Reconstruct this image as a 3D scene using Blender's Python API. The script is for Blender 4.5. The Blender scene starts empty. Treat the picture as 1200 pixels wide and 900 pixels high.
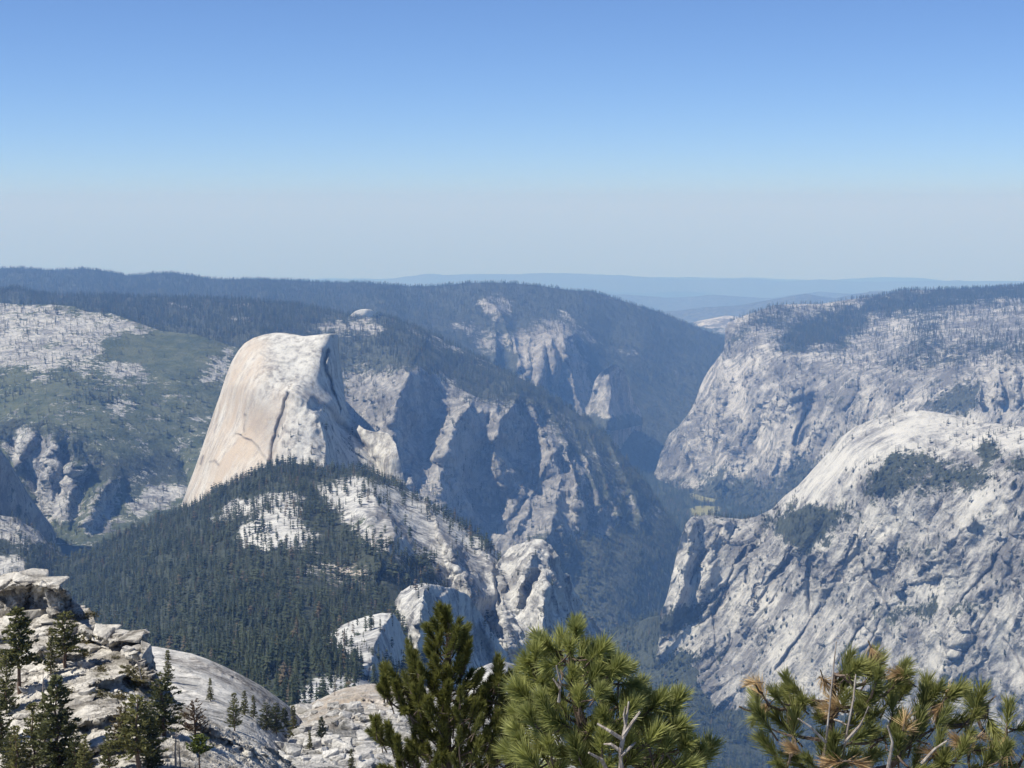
import bpy, math, random, time
import numpy as np
T0 = time.time()
random.seed(7); RNG = np.random.default_rng(11)
S = bpy.context.scene
COL = S.collection
# ------------------------------------------------------------------ camera, world, sun, exposure
F = 2060.0; CX, CY = 600.0, 450.0; CAMZ = 1830.0
PITCH = math.atan((450 - 243) / F)
cd = bpy.data.cameras.new('camera'); cam = bpy.data.objects.new('camera', cd); COL.objects.link(cam)
cam.location = (0, 0, CAMZ); cam.rotation_euler = (math.pi / 2 - PITCH, 0, 0)
cd.sensor_fit = 'HORIZONTAL'; cd.angle = 2 * math.atan(600 / F); cd.clip_start = 0.5; cd.clip_end = 400000
S.camera = cam
SUN_AZ = math.radians(-108); SUN_EL = math.radians(53.5)      # azimuth from the view direction, + to the right
w = bpy.data.worlds.new('World'); S.world = w; w.use_nodes = True
nt = w.node_tree; nt.nodes.clear()
sky = nt.nodes.new('ShaderNodeTexSky'); sky.sky_type = 'NISHITA'; sky.sun_disc = False
sky.sun_elevation = SUN_EL; sky.sun_rotation = SUN_AZ
sky.altitude = 3000; sky.air_density = 0.7; sky.dust_density = 0.5; sky.ozone_density = 8.0
bg = nt.nodes.new('ShaderNodeBackground'); bg.inputs["Strength"].default_value = 0.108
out = nt.nodes.new('ShaderNodeOutputWorld')
wb = nt.nodes.new('ShaderNodeMix'); wb.data_type = 'RGBA'; wb.blend_type = 'MULTIPLY'; wb.inputs[0].default_value = 1.0; wb.inputs[7].default_value = (0.96, 0.945, 1.0, 1)   # white balance
nt.links.new(sky.outputs[0], wb.inputs[6]); nt.links.new(wb.outputs[2], bg.inputs['Color']); nt.links.new(bg.outputs[0], out.inputs['Surface'])
sl = bpy.data.lights.new('sun', 'SUN'); sl.energy = 4.8; sl.angle = math.radians(0.5); sl.color = (1.0, 0.965, 0.91)
so = bpy.data.objects.new('sun', sl); COL.objects.link(so)
so.rotation_euler = (math.pi / 2 - SUN_EL, 0, -SUN_AZ + math.pi)
S.view_settings.view_transform = 'Standard'; S.view_settings.look = 'None'
S.view_settings.exposure = 0.35; S.view_settings.gamma = 1.0
S.cycles.volume_bounces = 1; S.cycles.max_bounces = 6; S.cycles.diffuse_bounces = 2
S.cycles.use_denoising = True
HAZE_DENSITY = 3.9e-5; HAZE_COLOR = (0.235, 0.485, 1.0)

# ------------------------------------------------------------------ small maths
CT, ST = math.cos(PITCH), math.sin(PITCH)
def unproj(px, py, d):
    px, py, d = np.asarray(px, float), np.asarray(py, float), np.asarray(d, float)
    u = (CY - py) / F; s = d / (CT + u * ST)
    return np.stack([s * (px - CX) / F, d, CAMZ + s * (-ST + u * CT)], -1)
def proj(P):
    x, y, z = P[..., 0], P[..., 1], P[..., 2] - CAMZ
    fz = y * CT - z * ST; up = y * ST + z * CT
    return CX + F * x / fz, CY - F * up / fz
def _hash(ix, iy, iz, seed):
    h = (ix.astype(np.uint32) * np.uint32(374761393) + iy.astype(np.uint32) * np.uint32(668265263)
         + iz.astype(np.uint32) * np.uint32(2147483647) + np.uint32(seed * 1013904223 & 0xffffffff))
    h = (h ^ (h >> np.uint32(13))) * np.uint32(1274126177)
    h = (h ^ (h >> np.uint32(15))) * np.uint32(2246822519)
    return h ^ (h >> np.uint32(16))
def gnoise(P, seed=0):
    I = np.floor(P); f = P - I; I = I.astype(np.int64) & 0xffffffff
    u = f * f * f * (f * (f * 6 - 15) + 10); r = 0
    for dx in (0, 1):
        for dy in (0, 1):
            for dz in (0, 1):
                h = _hash((I[:, 0] + dx), (I[:, 1] + dy), (I[:, 2] + dz), seed)
                gx = (h & np.uint32(1023)).astype(float) / 511.5 - 1; gy = ((h >> np.uint32(10)) & np.uint32(1023)).astype(float) / 511.5 - 1
                gz = ((h >> np.uint32(20)) & np.uint32(1023)).astype(float) / 511.5 - 1
                wgt = (u[:, 0] if dx else 1 - u[:, 0]) * (u[:, 1] if dy else 1 - u[:, 1]) * (u[:, 2] if dz else 1 - u[:, 2])
                r = r + wgt * (gx * (f[:, 0] - dx) + gy * (f[:, 1] - dy) + gz * (f[:, 2] - dz))
    return r * 1.1
def fbm(P, octv=4, gain=0.5, seed=0):
    r = 0; a = 1
    for k in range(octv):
        r = r + a * gnoise(P * 2.03 ** k + 17.3 * k, seed + k); a *= gain
    return r
def ridged(P, octv=4, gain=0.5, seed=0):
    r = 0; a = 1
    for k in range(octv):
        r = r + a * (0.5 - 2 * np.abs(gnoise(P * 2.03 ** k + 9.1 * k, seed + k))); a *= gain
    return r
def facets(P, seed=0):
    I = np.floor(P).astype(np.int64); best = np.full(len(P), 1e9); val = np.zeros(len(P)); u10 = np.uint32(10); m = np.uint32(1023)
    for dx in (-1, 0, 1):
        for dy in (-1, 0, 1):
            for dz in (-1, 0, 1):
                c = I + (dx, dy, dz); cu = c & 0xffffffff
                h = _hash(cu[:, 0], cu[:, 1], cu[:, 2], seed); g = _hash(cu[:, 0], cu[:, 1], cu[:, 2], seed + 77)
                o = np.stack([h & m, (h >> u10) & m, (h >> np.uint32(20)) & m], -1) / 1023.0
                D = P - (c + o); d2 = (D * D).sum(-1); k = d2 < best
                G = np.stack([g & m, (g >> u10) & m, (g >> np.uint32(20)) & m], -1) / 511.5 - 1
                v = ((h >> np.uint32(5)) & m) / 1023.0 - 0.5 + 0.7 * (G * D).sum(-1)
                best = np.where(k, d2, best); val = np.where(k, v, val)
    return val
def sstep(a, b, x):
    t = np.clip((x - a) / (b - a), 0, 1); return t * t * (3 - 2 * t)
def segdist(px, py, poly, closed=False):
    poly = np.asarray(poly, float); n = len(poly); best = np.full(px.shape, 1e9); side = np.zeros(px.shape)
    for i in range(n if closed else n - 1):
        x0, y0 = poly[i]; x1, y1 = poly[(i + 1) % n]; dx, dy = x1 - x0, y1 - y0
        t = np.clip(((px - x0) * dx + (py - y0) * dy) / (dx * dx + dy * dy + 1e-9), 0, 1)
        d = np.hypot(px - x0 - t * dx, py - y0 - t * dy)
        s = np.sign(dx * (py - y0) - dy * (px - x0)); m = d < best
        best = np.where(m, d, best); side = np.where(m, s, side)
    return best, side
def polymask(px, py, poly, feather=6):
    poly = np.asarray(poly, float); ins = np.zeros(px.shape, bool); n = len(poly)
    for i in range(n):
        x0, y0 = poly[i]; x1, y1 = poly[(i + 1) % n]
        c = ((y0 > py) != (y1 > py)) & (px < (x1 - x0) * (py - y0) / (y1 - y0 + 1e-12) + x0)
        ins ^= c
    d, _ = segdist(px, py, poly, True)
    return np.clip(0.5 + np.where(ins, d, -d) / (2 * feather), 0, 1)
def tps(ctrl, q):
    ctrl = np.asarray(ctrl, float); X = ctrl[:, :2] / 100; y = ctrl[:, 2]; n = len(X)
    def k(r2): return 0.5 * r2 * np.log(r2 + 1e-9)
    A = np.zeros((n + 3, n + 3)); D = ((X[:, None] - X[None]) ** 2).sum(-1)
    A[:n, :n] = k(D) + np.eye(n) * 0.02; A[:n, n] = 1; A[:n, n + 1:] = X; A[n, :n] = 1; A[n + 1:, :n] = X.T
    sol = np.linalg.solve(A, np.concatenate([y, np.zeros(3)]))
    Q = q / 100; r = np.zeros(len(Q))
    for i in range(0, len(Q), 50000):
        qq = Q[i:i + 50000]; D = ((qq[:, None] - X[None]) ** 2).sum(-1)
        r[i:i + 50000] = k(D) @ sol[:n] + sol[n] + qq @ sol[n + 1:]
    return r
def resample(poly, n):
    poly = np.asarray(poly, float); L = np.hypot(np.diff(poly[:, 0]), np.diff(poly[:, 1])); s = np.concatenate([[0], np.cumsum(L)])
    t = np.linspace(0, s[-1], n); return np.stack([np.interp(t, s, poly[:, j]) for j in range(poly.shape[1])], -1), s / s[-1]

# ------------------------------------------------------------------ object helpers
def tag(o, label=None, cat=None, group=None, kind=None):
    if label: o['label'] = label
    if cat: o['category'] = cat
    if group: o['group'] = group
    if kind: o['kind'] = kind
    return o
def mesh_np(name, V, Q, mat, parent=None, smooth=True, attrs=None):
    me = bpy.data.meshes.new(name); V = np.asarray(V, np.float32); Q = np.asarray(Q, np.int32)
    me.vertices.add(len(V)); me.vertices.foreach_set('co', V.ravel())
    k = Q.shape[1]
    me.loops.add(Q.size); me.loops.foreach_set('vertex_index', Q.ravel())
    me.polygons.add(len(Q)); me.polygons.foreach_set('loop_start', np.arange(0, Q.size, k, dtype=np.int32))
    if smooth: me.polygons.foreach_set('use_smooth', np.ones(len(Q), bool))
    for an, av in (attrs or {}).items():
        a = me.attributes.new(an, 'FLOAT', 'POINT'); a.data.foreach_set('value', np.asarray(av, np.float32).ravel())
    me.update(calc_edges=True); me.validate()
    if mat: me.materials.append(mat)
    o = bpy.data.objects.new(name, me); COL.objects.link(o)
    if parent: o.parent = parent
    return o
def gridfaces(nv, nu):
    i = np.arange((nv - 1) * nu).reshape(nv - 1, nu)[:, :-1].ravel()
    return np.stack([i, i + nu, i + nu + 1, i + 1], -1)

# ------------------------------------------------------------------ materials
class NB:
    def __init__(self, name):
        self.m = bpy.data.materials.new(name); self.m.use_nodes = True; self.t = self.m.node_tree; self.t.nodes.clear()
        self.out = self.n('ShaderNodeOutputMaterial'); self.bs = self.n('ShaderNodeBsdfPrincipled')
        self.l(self.bs.outputs[0], self.out.inputs['Surface'])
    def n(self, typ, **kw):
        o = self.t.nodes.new(typ)
        for k, v in kw.items(): setattr(o, k, v)
        return o
    def l(self, a, b): self.t.links.new(a, b)
    def setv(self, sock, v):
        if hasattr(v, 'links') or isinstance(v, bpy.types.NodeSocket): self.l(v, sock)
        else: sock.default_value = v
    def math(self, op, a, b=0.0, clamp=False):
        o = self.n('ShaderNodeMath', operation=op, use_clamp=clamp); self.setv(o.inputs[0], a); self.setv(o.inputs[1], b); return o.outputs[0]
    def mix(self, fac, a, b):
        o = self.n('ShaderNodeMix', data_type='RGBA'); self.setv(o.inputs[0], fac)
        for s, v in ((o.inputs[6], a), (o.inputs[7], b)):
            self.setv(s, v if not isinstance(v, tuple) else (*v, 1.0))
        return o.outputs[2]
    def pos(self, scale=(1, 1, 1), rot=(0, 0, 0)):
        g = self.n('ShaderNodeNewGeometry'); m = self.n('ShaderNodeMapping'); self.l(g.outputs['Position'], m.inputs['Vector'])
        if any(rot): m.vector_type = 'TEXTURE'; scale = tuple(1 / x for x in scale)
        m.inputs['Scale'].default_value = scale; m.inputs['Rotation'].default_value = rot; return m.outputs[0]
    def noise(self, vec, scale, detail=4, rough=0.55, dist=0.0):
        o = self.n('ShaderNodeTexNoise'); self.l(vec, o.inputs['Vector']); o.inputs['Scale'].default_value = scale
        o.inputs['Detail'].default_value = detail; o.inputs['Roughness'].default_value = rough; o.inputs['Distortion'].default_value = dist
        return o.outputs[0]
    def ramp(self, fac, stops):
        o = self.n('ShaderNodeValToRGB'); self.l(fac, o.inputs[0]); e = o.color_ramp.elements
        while len(e) < len(stops): e.new(0.5)
        for k, (p, c) in enumerate(stops): e[k].position = p; e[k].color = (*c, 1) if not isinstance(c, float) else (c, c, c, 1)
        return o.outputs[0]
    def rng(self, v, a, b, c=0.0, d=1.0):
        o = self.n('ShaderNodeMapRange', interpolation_type='SMOOTHSTEP'); self.setv(o.inputs[0], v)
        for k, x in enumerate((a, b, c, d)): o.inputs[k + 1].default_value = x
        return o.outputs[0]
    def attr(self, name):
        o = self.n('ShaderNodeAttribute', attribute_name=name); return o.outputs['Fac']
    def finish(self, color, rough=0.85, bump=None, bdist=1.0, bstr=0.6):
        self.setv(self.bs.inputs['Base Color'], color if not isinstance(color, tuple) else (*color, 1))
        self.setv(self.bs.inputs['Roughness'], rough); self.bs.inputs['Specular IOR Level'].default_value = 0.2
        if bump is not None:
            b = self.n('ShaderNodeBump'); b.inputs['Strength'].default_value = bstr; b.inputs['Distance'].default_value = bdist
            self.l(bump, b.inputs['Height']); self.l(b.outputs[0], self.bs.inputs['Normal'])
        return self.m

def granite(name, m, light=(0.49, 0.485, 0.45), mid=(0.315, 0.313, 0.30), dark=(0.16, 0.158, 0.155), tilt=0.0,
            scrub_a=(0.055, 0.07, 0.035), scrub_b=(0.10, 0.112, 0.062), forest=(0.036, 0.042, 0.028), bump=1.0, streak=1.0, blot=1.0):
    """m: metres a texture grain of about one pixel measures at this distance."""
    b = NB(name); p = b.pos(); ps = b.pos((1, 1, 0.10), (0, tilt, 0)); pd = b.pos((1, 1, 0.38), (0, tilt or 0.02, 0))
    big = b.noise(p, 1 / (90 * m), 5, 0.6); midn = b.noise(pd, 1 / (16 * m), 6, 0.65, 0.4)
    st = b.noise(ps, 1 / (7 * m), 4, 0.6); fine = b.noise(p, 1 / (4 * m), 4, 0.7)
    crk = b.noise(pd, 1 / (22 * m), 5, 0.62, 0.8)
    spk = b.noise(p, 1 / (2.6 * m), 2, 0.6)
    tone = b.math('ADD', b.math('MULTIPLY', big, 0.7 * blot), b.math('ADD', b.math('MULTIPLY', midn, 0.85 * blot), b.math('MULTIPLY', st, 0.45 * streak)))
    tone = b.math('ADD', tone, b.math('MULTIPLY', b.math('SUBTRACT', b.math('ADD', fine, spk), 1.0), 0.26))
    tone = b.math('ADD', tone, b.math('MULTIPLY', b.math('SUBTRACT', 0.75, b.attr('rough')), 0.09))
    cen = 0.775 * blot + 0.225 * streak
    c = b.ramp(b.rng(tone, cen - 0.2, cen + 0.2), [(0.0, dark), (0.3, mid), (0.72, light), (1.0, tuple(x * 1.12 for x in light))])
    sp = b.rng(b.math('ADD', b.math('MULTIPLY', b.noise(p, 1 / (5.5 * m), 3, 0.75), 0.45), b.math('ADD', b.math('MULTIPLY', midn, 0.3), b.math('MULTIPLY', crk, 0.25))), 0.38, 0.45, 1.0, 0.0)
    c = b.mix(b.math('MULTIPLY', sp, b.math('MULTIPLY', b.attr('rough'), 0.8), True), c, (0.065, 0.07, 0.06))
    crack = b.rng(b.math('ABSOLUTE', b.math('SUBTRACT', crk, 0.5)), 0.0, 0.02, 1.0, 0.0)
    crack = b.math('MULTIPLY', crack, b.rng(big, 0.45, 0.6))
    lp = b.rng(b.noise(b.pos((1, 1, 0.30), (0, tilt or 0.02, 0)), 1 / (38 * m), 6, 0.62), 0.50, 0.66)
    c = b.mix(b.math('MULTIPLY', lp, b.math('MULTIPLY', b.attr('rough'), 0.6), True), c, tuple(x * 0.95 for x in dark))
    wn = b.noise(b.pos((1, 1, 0.2)), 1 / (26 * m), 5, 0.6)
    c = b.mix(b.math('MULTIPLY', b.attr('warm'), b.rng(wn, 0.32, 0.62, 0.3, 1.0)), c, (0.43, 0.35, 0.262))
    c = b.mix(b.math('MULTIPLY', b.attr('stain_shade'), b.rng(st, 0.35, 0.62, 0.2, 1.0)), c, (0.10, 0.085, 0.075))
    vn = b.math('ADD', b.math('MULTIPLY', b.noise(p, 1 / (11 * m), 6, 0.72), 0.5), b.math('ADD', b.math('MULTIPLY', fine, 0.25), b.math('MULTIPLY', b.noise(pd, 1 / (32 * m), 4, 0.6), 0.4)))
    sc = b.rng(b.math('ADD', b.attr('scrub'), b.math('MULTIPLY', b.math('SUBTRACT', vn, 0.575), 2.6)), 0.42, 0.58)
    c = b.mix(sc, c, b.mix(b.rng(b.noise(p, 1 / (30 * m), 4, 0.6), 0.35, 0.65), scrub_a, scrub_b))
    fo = b.rng(b.math('ADD', b.attr('forest'), b.math('MULTIPLY', b.math('SUBTRACT', vn, 0.575), 2.4)), 0.42, 0.6)
    c = b.mix(fo, c, b.mix(b.rng(fine, 0.4, 0.7), forest, tuple(x * 2.0 for x in forest)))
    bh = b.math('ADD', b.math('MULTIPLY', midn, 4.0), b.math('ADD', b.math('MULTIPLY', fine, 0.9), b.math('MULTIPLY', st, 1.2)))
    bh = b.math('SUBTRACT', bh, b.math('MULTIPLY', crack, 0.5))
    return b.finish(c, 0.9, b.math('MULTIPLY', bh, b.math('ADD', b.math('MULTIPLY', b.attr('rough'), 0.75), 0.25)), 2.2 * m * bump, 0.8)

# ------------------------------------------------------------------ landforms
LAND = {}; LOG = []
def landform(name, key, top, bottom, pts, mat, label, cat, feats=(), step=1.15, nv=None, amp=1.0, maps=None, back=((40, 10), (160, 80), (420, 420), (500, 900)),
             lam=(70, 4), aniso=0.45, warp=7.0, seed=1, vpow=1.0, tops_jit=1.0, blocky=1.0, fm=0.45, strike=0.0, fsc=1.0, rmod=0.0):
    top = [tuple(t) for t in top]; bottom = [tuple(t) for t in bottom]
    L = sum(math.hypot(a[0] - b[0], a[1] - b[1]) for a, b in zip(top, top[1:]))
    nu = int(L / step); T, ts = resample([t[:2] for t in top], nu)
    Bm = np.asarray([t[:2] for t in bottom], float)
    if len(bottom) == len(top): bs = ts
    else: _, bs = resample(Bm, 10)
    tt = np.linspace(0, 1, nu)
    B = np.stack([np.interp(tt, bs, Bm[:, j]) for j in (0, 1)], -1)
    H = np.mean(np.hypot(*(T - B).T)); nv = nv or max(20, int(H / step))
    v = np.linspace(0, 1, nv)[:, None, None] ** vpow
    G = T[None] * (1 - v) + B[None] * v
    q = G.reshape(-1, 2)
    ctrl = [(a, b_, math.log(d)) for a, b_, d in [t for t in list(top) + list(bottom) + list(pts) if len(t) == 3 and t[2]]]
    d = np.exp(tps(ctrl, q)); dm = float(np.median(d)); mpp = dm / F
    px, py = q[:, 0], q[:, 1]
    wv = np.stack([px, py, np.zeros_like(px)], -1)
    wx = px + warp * fbm(wv / 22, 3, 0.6, seed + 50); wy = py + warp * fbm(wv / 22 + 31, 3, 0.6, seed + 60)
    fmod = fbm(wv / 26 + 70, 2, 0.6, seed + 66)
    for poly, h, lw, rw in feats:
        ds, sd = segdist(px + 0.5 * (wx - px), py + 0.5 * (wy - py), poly)
        p = np.clip(1 - ds / np.where(sd < 0, rw, lw), 0, 1)
        d = d - h * np.clip(1 + fm * fmod, 0.35, 1.7) * p * (0.35 + 0.65 * p)
    P = unproj(px, py, d).reshape(nv, nu, 3)
    A = {k: np.zeros(len(q)) for k in ('forest', 'scrub', 'warm', 'stain_shade', 'trees')}; A['rough'] = np.ones(len(q))
    for attr, poly, val, fea in (maps or ()):
        if isinstance(poly, tuple) and poly[0] == 'line':
            ds, _ = segdist(px + 0.25 * (wx - px), py + 0.25 * (wy - py), poly[1]); mk = np.clip(1 - ds / fea, 0, 1)
        else: mk = polymask(wx, wy, poly, fea * 1.7) if poly is not None else np.ones(len(q))
        A[attr] = A[attr] * (1 - mk) + val * mk
    if rmod: A['rough'] = A['rough'] * np.clip(1 + rmod * 1.9 * fbm(wv * np.array([1, .7, 1]) / 48 + 11, 3, 0.6, seed + 90), 0.18, 1.6)
    # relief
    Nn = np.cross(np.gradient(P, axis=1), np.gradient(P, axis=0)); Nn /= np.linalg.norm(Nn, axis=-1, keepdims=True) + 1e-9
    N = Nn.reshape(-1, 3); Pf = P.reshape(-1, 3)
    if (N[:, 1] > 0).mean() > 0.5: N = -N
    steep = np.clip(1.15 - np.abs(N[:, 2]), 0.2, 1)
    cs, sn = math.cos(strike), math.sin(strike); Pf0 = Pf; Pf = np.stack([Pf[:, 0] * cs - Pf[:, 2] * sn, Pf[:, 1], Pf[:, 0] * sn + Pf[:, 2] * cs], -1)
    l0, l1 = lam; lam_k = l0; disp = 0; k = 0
    while lam_k > l1 * 0.99:
        s = lam_k * mpp; Q = Pf * np.array([1, 1, aniso]) / s
        disp = disp + (0.10 * lam_k ** 0.82) * (0.6 * ridged(Q, 1, 0.5, seed + 3 * k) + 0.6 * gnoise(Q * 1.3 + 5, seed + 3 * k + 1)); lam_k /= 1.9; k += 1
    for fs, fa in ((64, 6.0), (27, 3.6), (11, 1.6), (5, 0.6)):
        fs = fs * fsc; fa = fa * fsc
        Q = Pf * np.array([1, 1, aniso]) / (fs * mpp) + 0.35 * fbm(Pf / (fs * 1.5 * mpp), 2, 0.5, seed + 70)[:, None]
        disp = disp + fa * blocky * np.clip(A['rough'] * 1.1, 0, 1.1) * facets(Q, seed + int(fs))
    disp = disp * mpp * amp * A['rough'] * steep
    edge = np.ones((nv, nu)); edge[0] = 0.5 * tops_jit
    disp = disp * edge.ravel()
    Pd = (Pf0 + N * disp[:, None]).reshape(nv, nu, 3)
    rows = []
    for by, bz in back[::-1]:
        r = Pd[0].copy(); dirx = r[:, :2] / np.linalg.norm(r[:, :2], axis=1, keepdims=True)
        r[:, :2] += dirx * by; r[:, 2] -= bz; rows.append(r)
    nb = len(rows); V = np.concatenate([np.array(rows).reshape(nb, nu, 3), Pd], 0)
    at = {k: np.concatenate([np.repeat(a.reshape(nv, nu)[:1], nb, 0), a.reshape(nv, nu)], 0).ravel() for k, a in A.items()}
    o = mesh_np(name, V.reshape(-1, 3), gridfaces(nv + nb, nu), mat, attrs={k: at[k] for k in ('forest', 'scrub', 'warm', 'stain_shade', 'rough')})
    tag(o, label, cat, kind='structure')
    LAND[key] = dict(P=Pd, nb=nb, V=V, at={k: a.reshape(nv + nb, nu) for k, a in at.items()}, obj=o)
    return o

# ------------------------------------------------------------------ the valley floor and far country
M_G4 = granite('granite_near_dome', 2.2, tilt=0.0, streak=1.5, bump=0.55)
M_G6 = granite('granite_bright_dome', 3.0, tilt=0.6, light=(0.46, 0.455, 0.42))
M_WD = granite('granite_white_dome', 4.0, light=(0.62, 0.61, 0.57), mid=(0.5, 0.49, 0.46))
M_HD = granite('granite_great_dome', 2.2, light=(0.50, 0.49, 0.445), mid=(0.34, 0.33, 0.305), dark=(0.20, 0.19, 0.175), streak=1.7, bump=0.5, blot=0.5)
M_B = granite('granite_farthest_cliff', 5.5, light=(0.37, 0.365, 0.345), mid=(0.24, 0.24, 0.23), forest=(0.045, 0.050, 0.036))
M_G8 = granite('granite_valley_wall', 4.0, light=(0.37, 0.365, 0.345), mid=(0.25, 0.247, 0.24), tilt=0.1, forest=(0.050, 0.056, 0.040))
M_G12 = granite('granite_far_cliff', 5.5, light=(0.43, 0.425, 0.40), mid=(0.29, 0.288, 0.278), forest=(0.045, 0.050, 0.036), tilt=0.25)
M_G15 = granite('granite_far_plateau', 7.0)

def ground_sheet():
    r = np.concatenate([np.linspace(3000, 15000, 120), np.geomspace(15200, 92000, 60)]); a = np.radians(np.linspace(-40, 40, 260))
    R_, A_ = np.meshgrid(r, a, indexing='ij'); x = R_ * np.sin(A_); y = R_ * np.cos(A_)
    q = np.stack([x.ravel(), y.ravel(), np.zeros(x.size)], -1)
    z = 12 * fbm(q / 700, 4, 0.5, 3) - R_.ravel() ** 2 / (2 * 6.37e6)
    far = sstep(16000, 30000, R_.ravel()); z = z + far * 350 * fbm(q / 6000, 4, 0.5, 8) - 1180 * sstep(16500, 52000, R_.ravel())
    z -= 60
    V = np.stack([x.ravel(), y.ravel(), z], -1)
    px, py = proj(V)
    fo = np.full(len(V), 0.95)
    b = NB('valley_forest_floor'); p = b.pos(); n = b.noise(p, 1 / 60, 5, 0.65); n2 = b.noise(p, 1 / 14, 3, 0.7)
    c = b.ramp(n, [(0.35, (0.036, 0.048, 0.03)), (0.6, (0.052, 0.062, 0.040)), (0.8, (0.075, 0.078, 0.052))])
    me = b.attr('meadow'); c = b.mix(b.rng(b.math('ADD', me, b.math('MULTIPLY', b.math('SUBTRACT', n, 0.5), 0.6)), 0.45, 0.6), c, b.mix(n2, (0.17, 0.19, 0.08), (0.27, 0.24, 0.12)))
    m = b.finish(c, 0.95, n2, 8, 0.7)
    mead = np.zeros(len(V))
    for poly in ([(806, 576), (822, 571), (852, 573), (850, 583), (832, 589), (812, 585)], [(808, 594), (830, 591), (848, 595), (842, 603), (826, 608), (808, 606)], [(674, 688), (684, 682), (704, 685), (706, 692), (690, 700), (676, 698)]):
        mk = polymask(px, py, poly, 2); mead = np.maximum(mead, mk); fo = fo * (1 - mk)
    o = mesh_np('ground', V, gridfaces(len(r), len(a)), m, attrs={'meadow': mead})
    tag(o, 'flat forested valley floor running away between the granite walls', 'valley floor', kind='structure')
    LAND['floor'] = dict(P=V.reshape(len(r), len(a), 3), nb=0, V=V.reshape(len(r), len(a), 3), at={'trees': fo.reshape(len(r), len(a))}, obj=o)
    return o
ground_sheet()

M_FAR = None
def far_range(key, top, drop, label, seed, m):
    top = [(x, y, d) for x, y, d in top]
    bottom = [(x, y + drop, d * 0.88) for x, y, d in top]
    landform('hills', key, top, bottom, [], m, label, 'mountain range', step=2.5, nv=26, amp=0.7, maps=[('forest', None, 0.98, 1)],
             back=((600, 150), (3000, 900)), lam=(90, 8), aniso=1.0, seed=seed, tops_jit=1.6)
MF = granite('far_hill_cover', 25, mid=(0.14, 0.135, 0.115), light=(0.20, 0.19, 0.165), forest=(0.075, 0.078, 0.062))
K = 1000.0
far_range('far1', [(x, y, 72 * K) for x, y in [(-150, 331), (150, 333), (330, 332), (440, 330), (470, 325), (500, 321), (520, 322), (545, 321), (600, 321), (660, 320), (720, 322), (770, 326), (820, 328), (870, 326), (920, 330), (960, 327), (1010, 330), (1100, 329), (1350, 331)]], 60, 'palest blue mountain range along the horizon', 21, MF)
far_range('far2', [(x, y, 48 * K) for x, y in [(600, 352), (680, 346), (730, 345), (780, 349), (830, 346), (870, 348), (905, 350), (960, 342), (1020, 346), (1100, 345), (1350, 344)]], 50, 'pale blue hills just below the horizon range', 22, MF)
far_range('far3', [(x, y, 33 * K) for x, y in [(760, 366), (800, 364), (830, 360), (870, 357), (905, 351), (925, 347), (945, 344), (962, 347), (980, 349), (1000, 344), (1025, 342), (1050, 341), (1120, 339), (1150, 336), (1185, 333), (1350, 332)]], 45, 'blue hills with low humps beyond the right rim', 23, MF)
landform('hills', 'far4', [(770, 392, 22 * K), (800, 380, 22 * K), (830, 374, 22 * K), (850, 370, 22 * K), (880, 372, 22 * K), (940, 366, 22 * K)],
         [(770, 440, 18.5 * K), (830, 450, 18 * K), (940, 450, 18 * K)], [], M_G15, 'hazy blue granite hills at the far end of the valley', 'hills',
         maps=[('forest', None, 0.8, 1), ('forest', [(815, 372), (860, 366), (880, 380), (850, 386), (820, 382)], 0.05, 4)], seed=24, back=((300, 100), (1500, 800)), amp=0.8)

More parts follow.
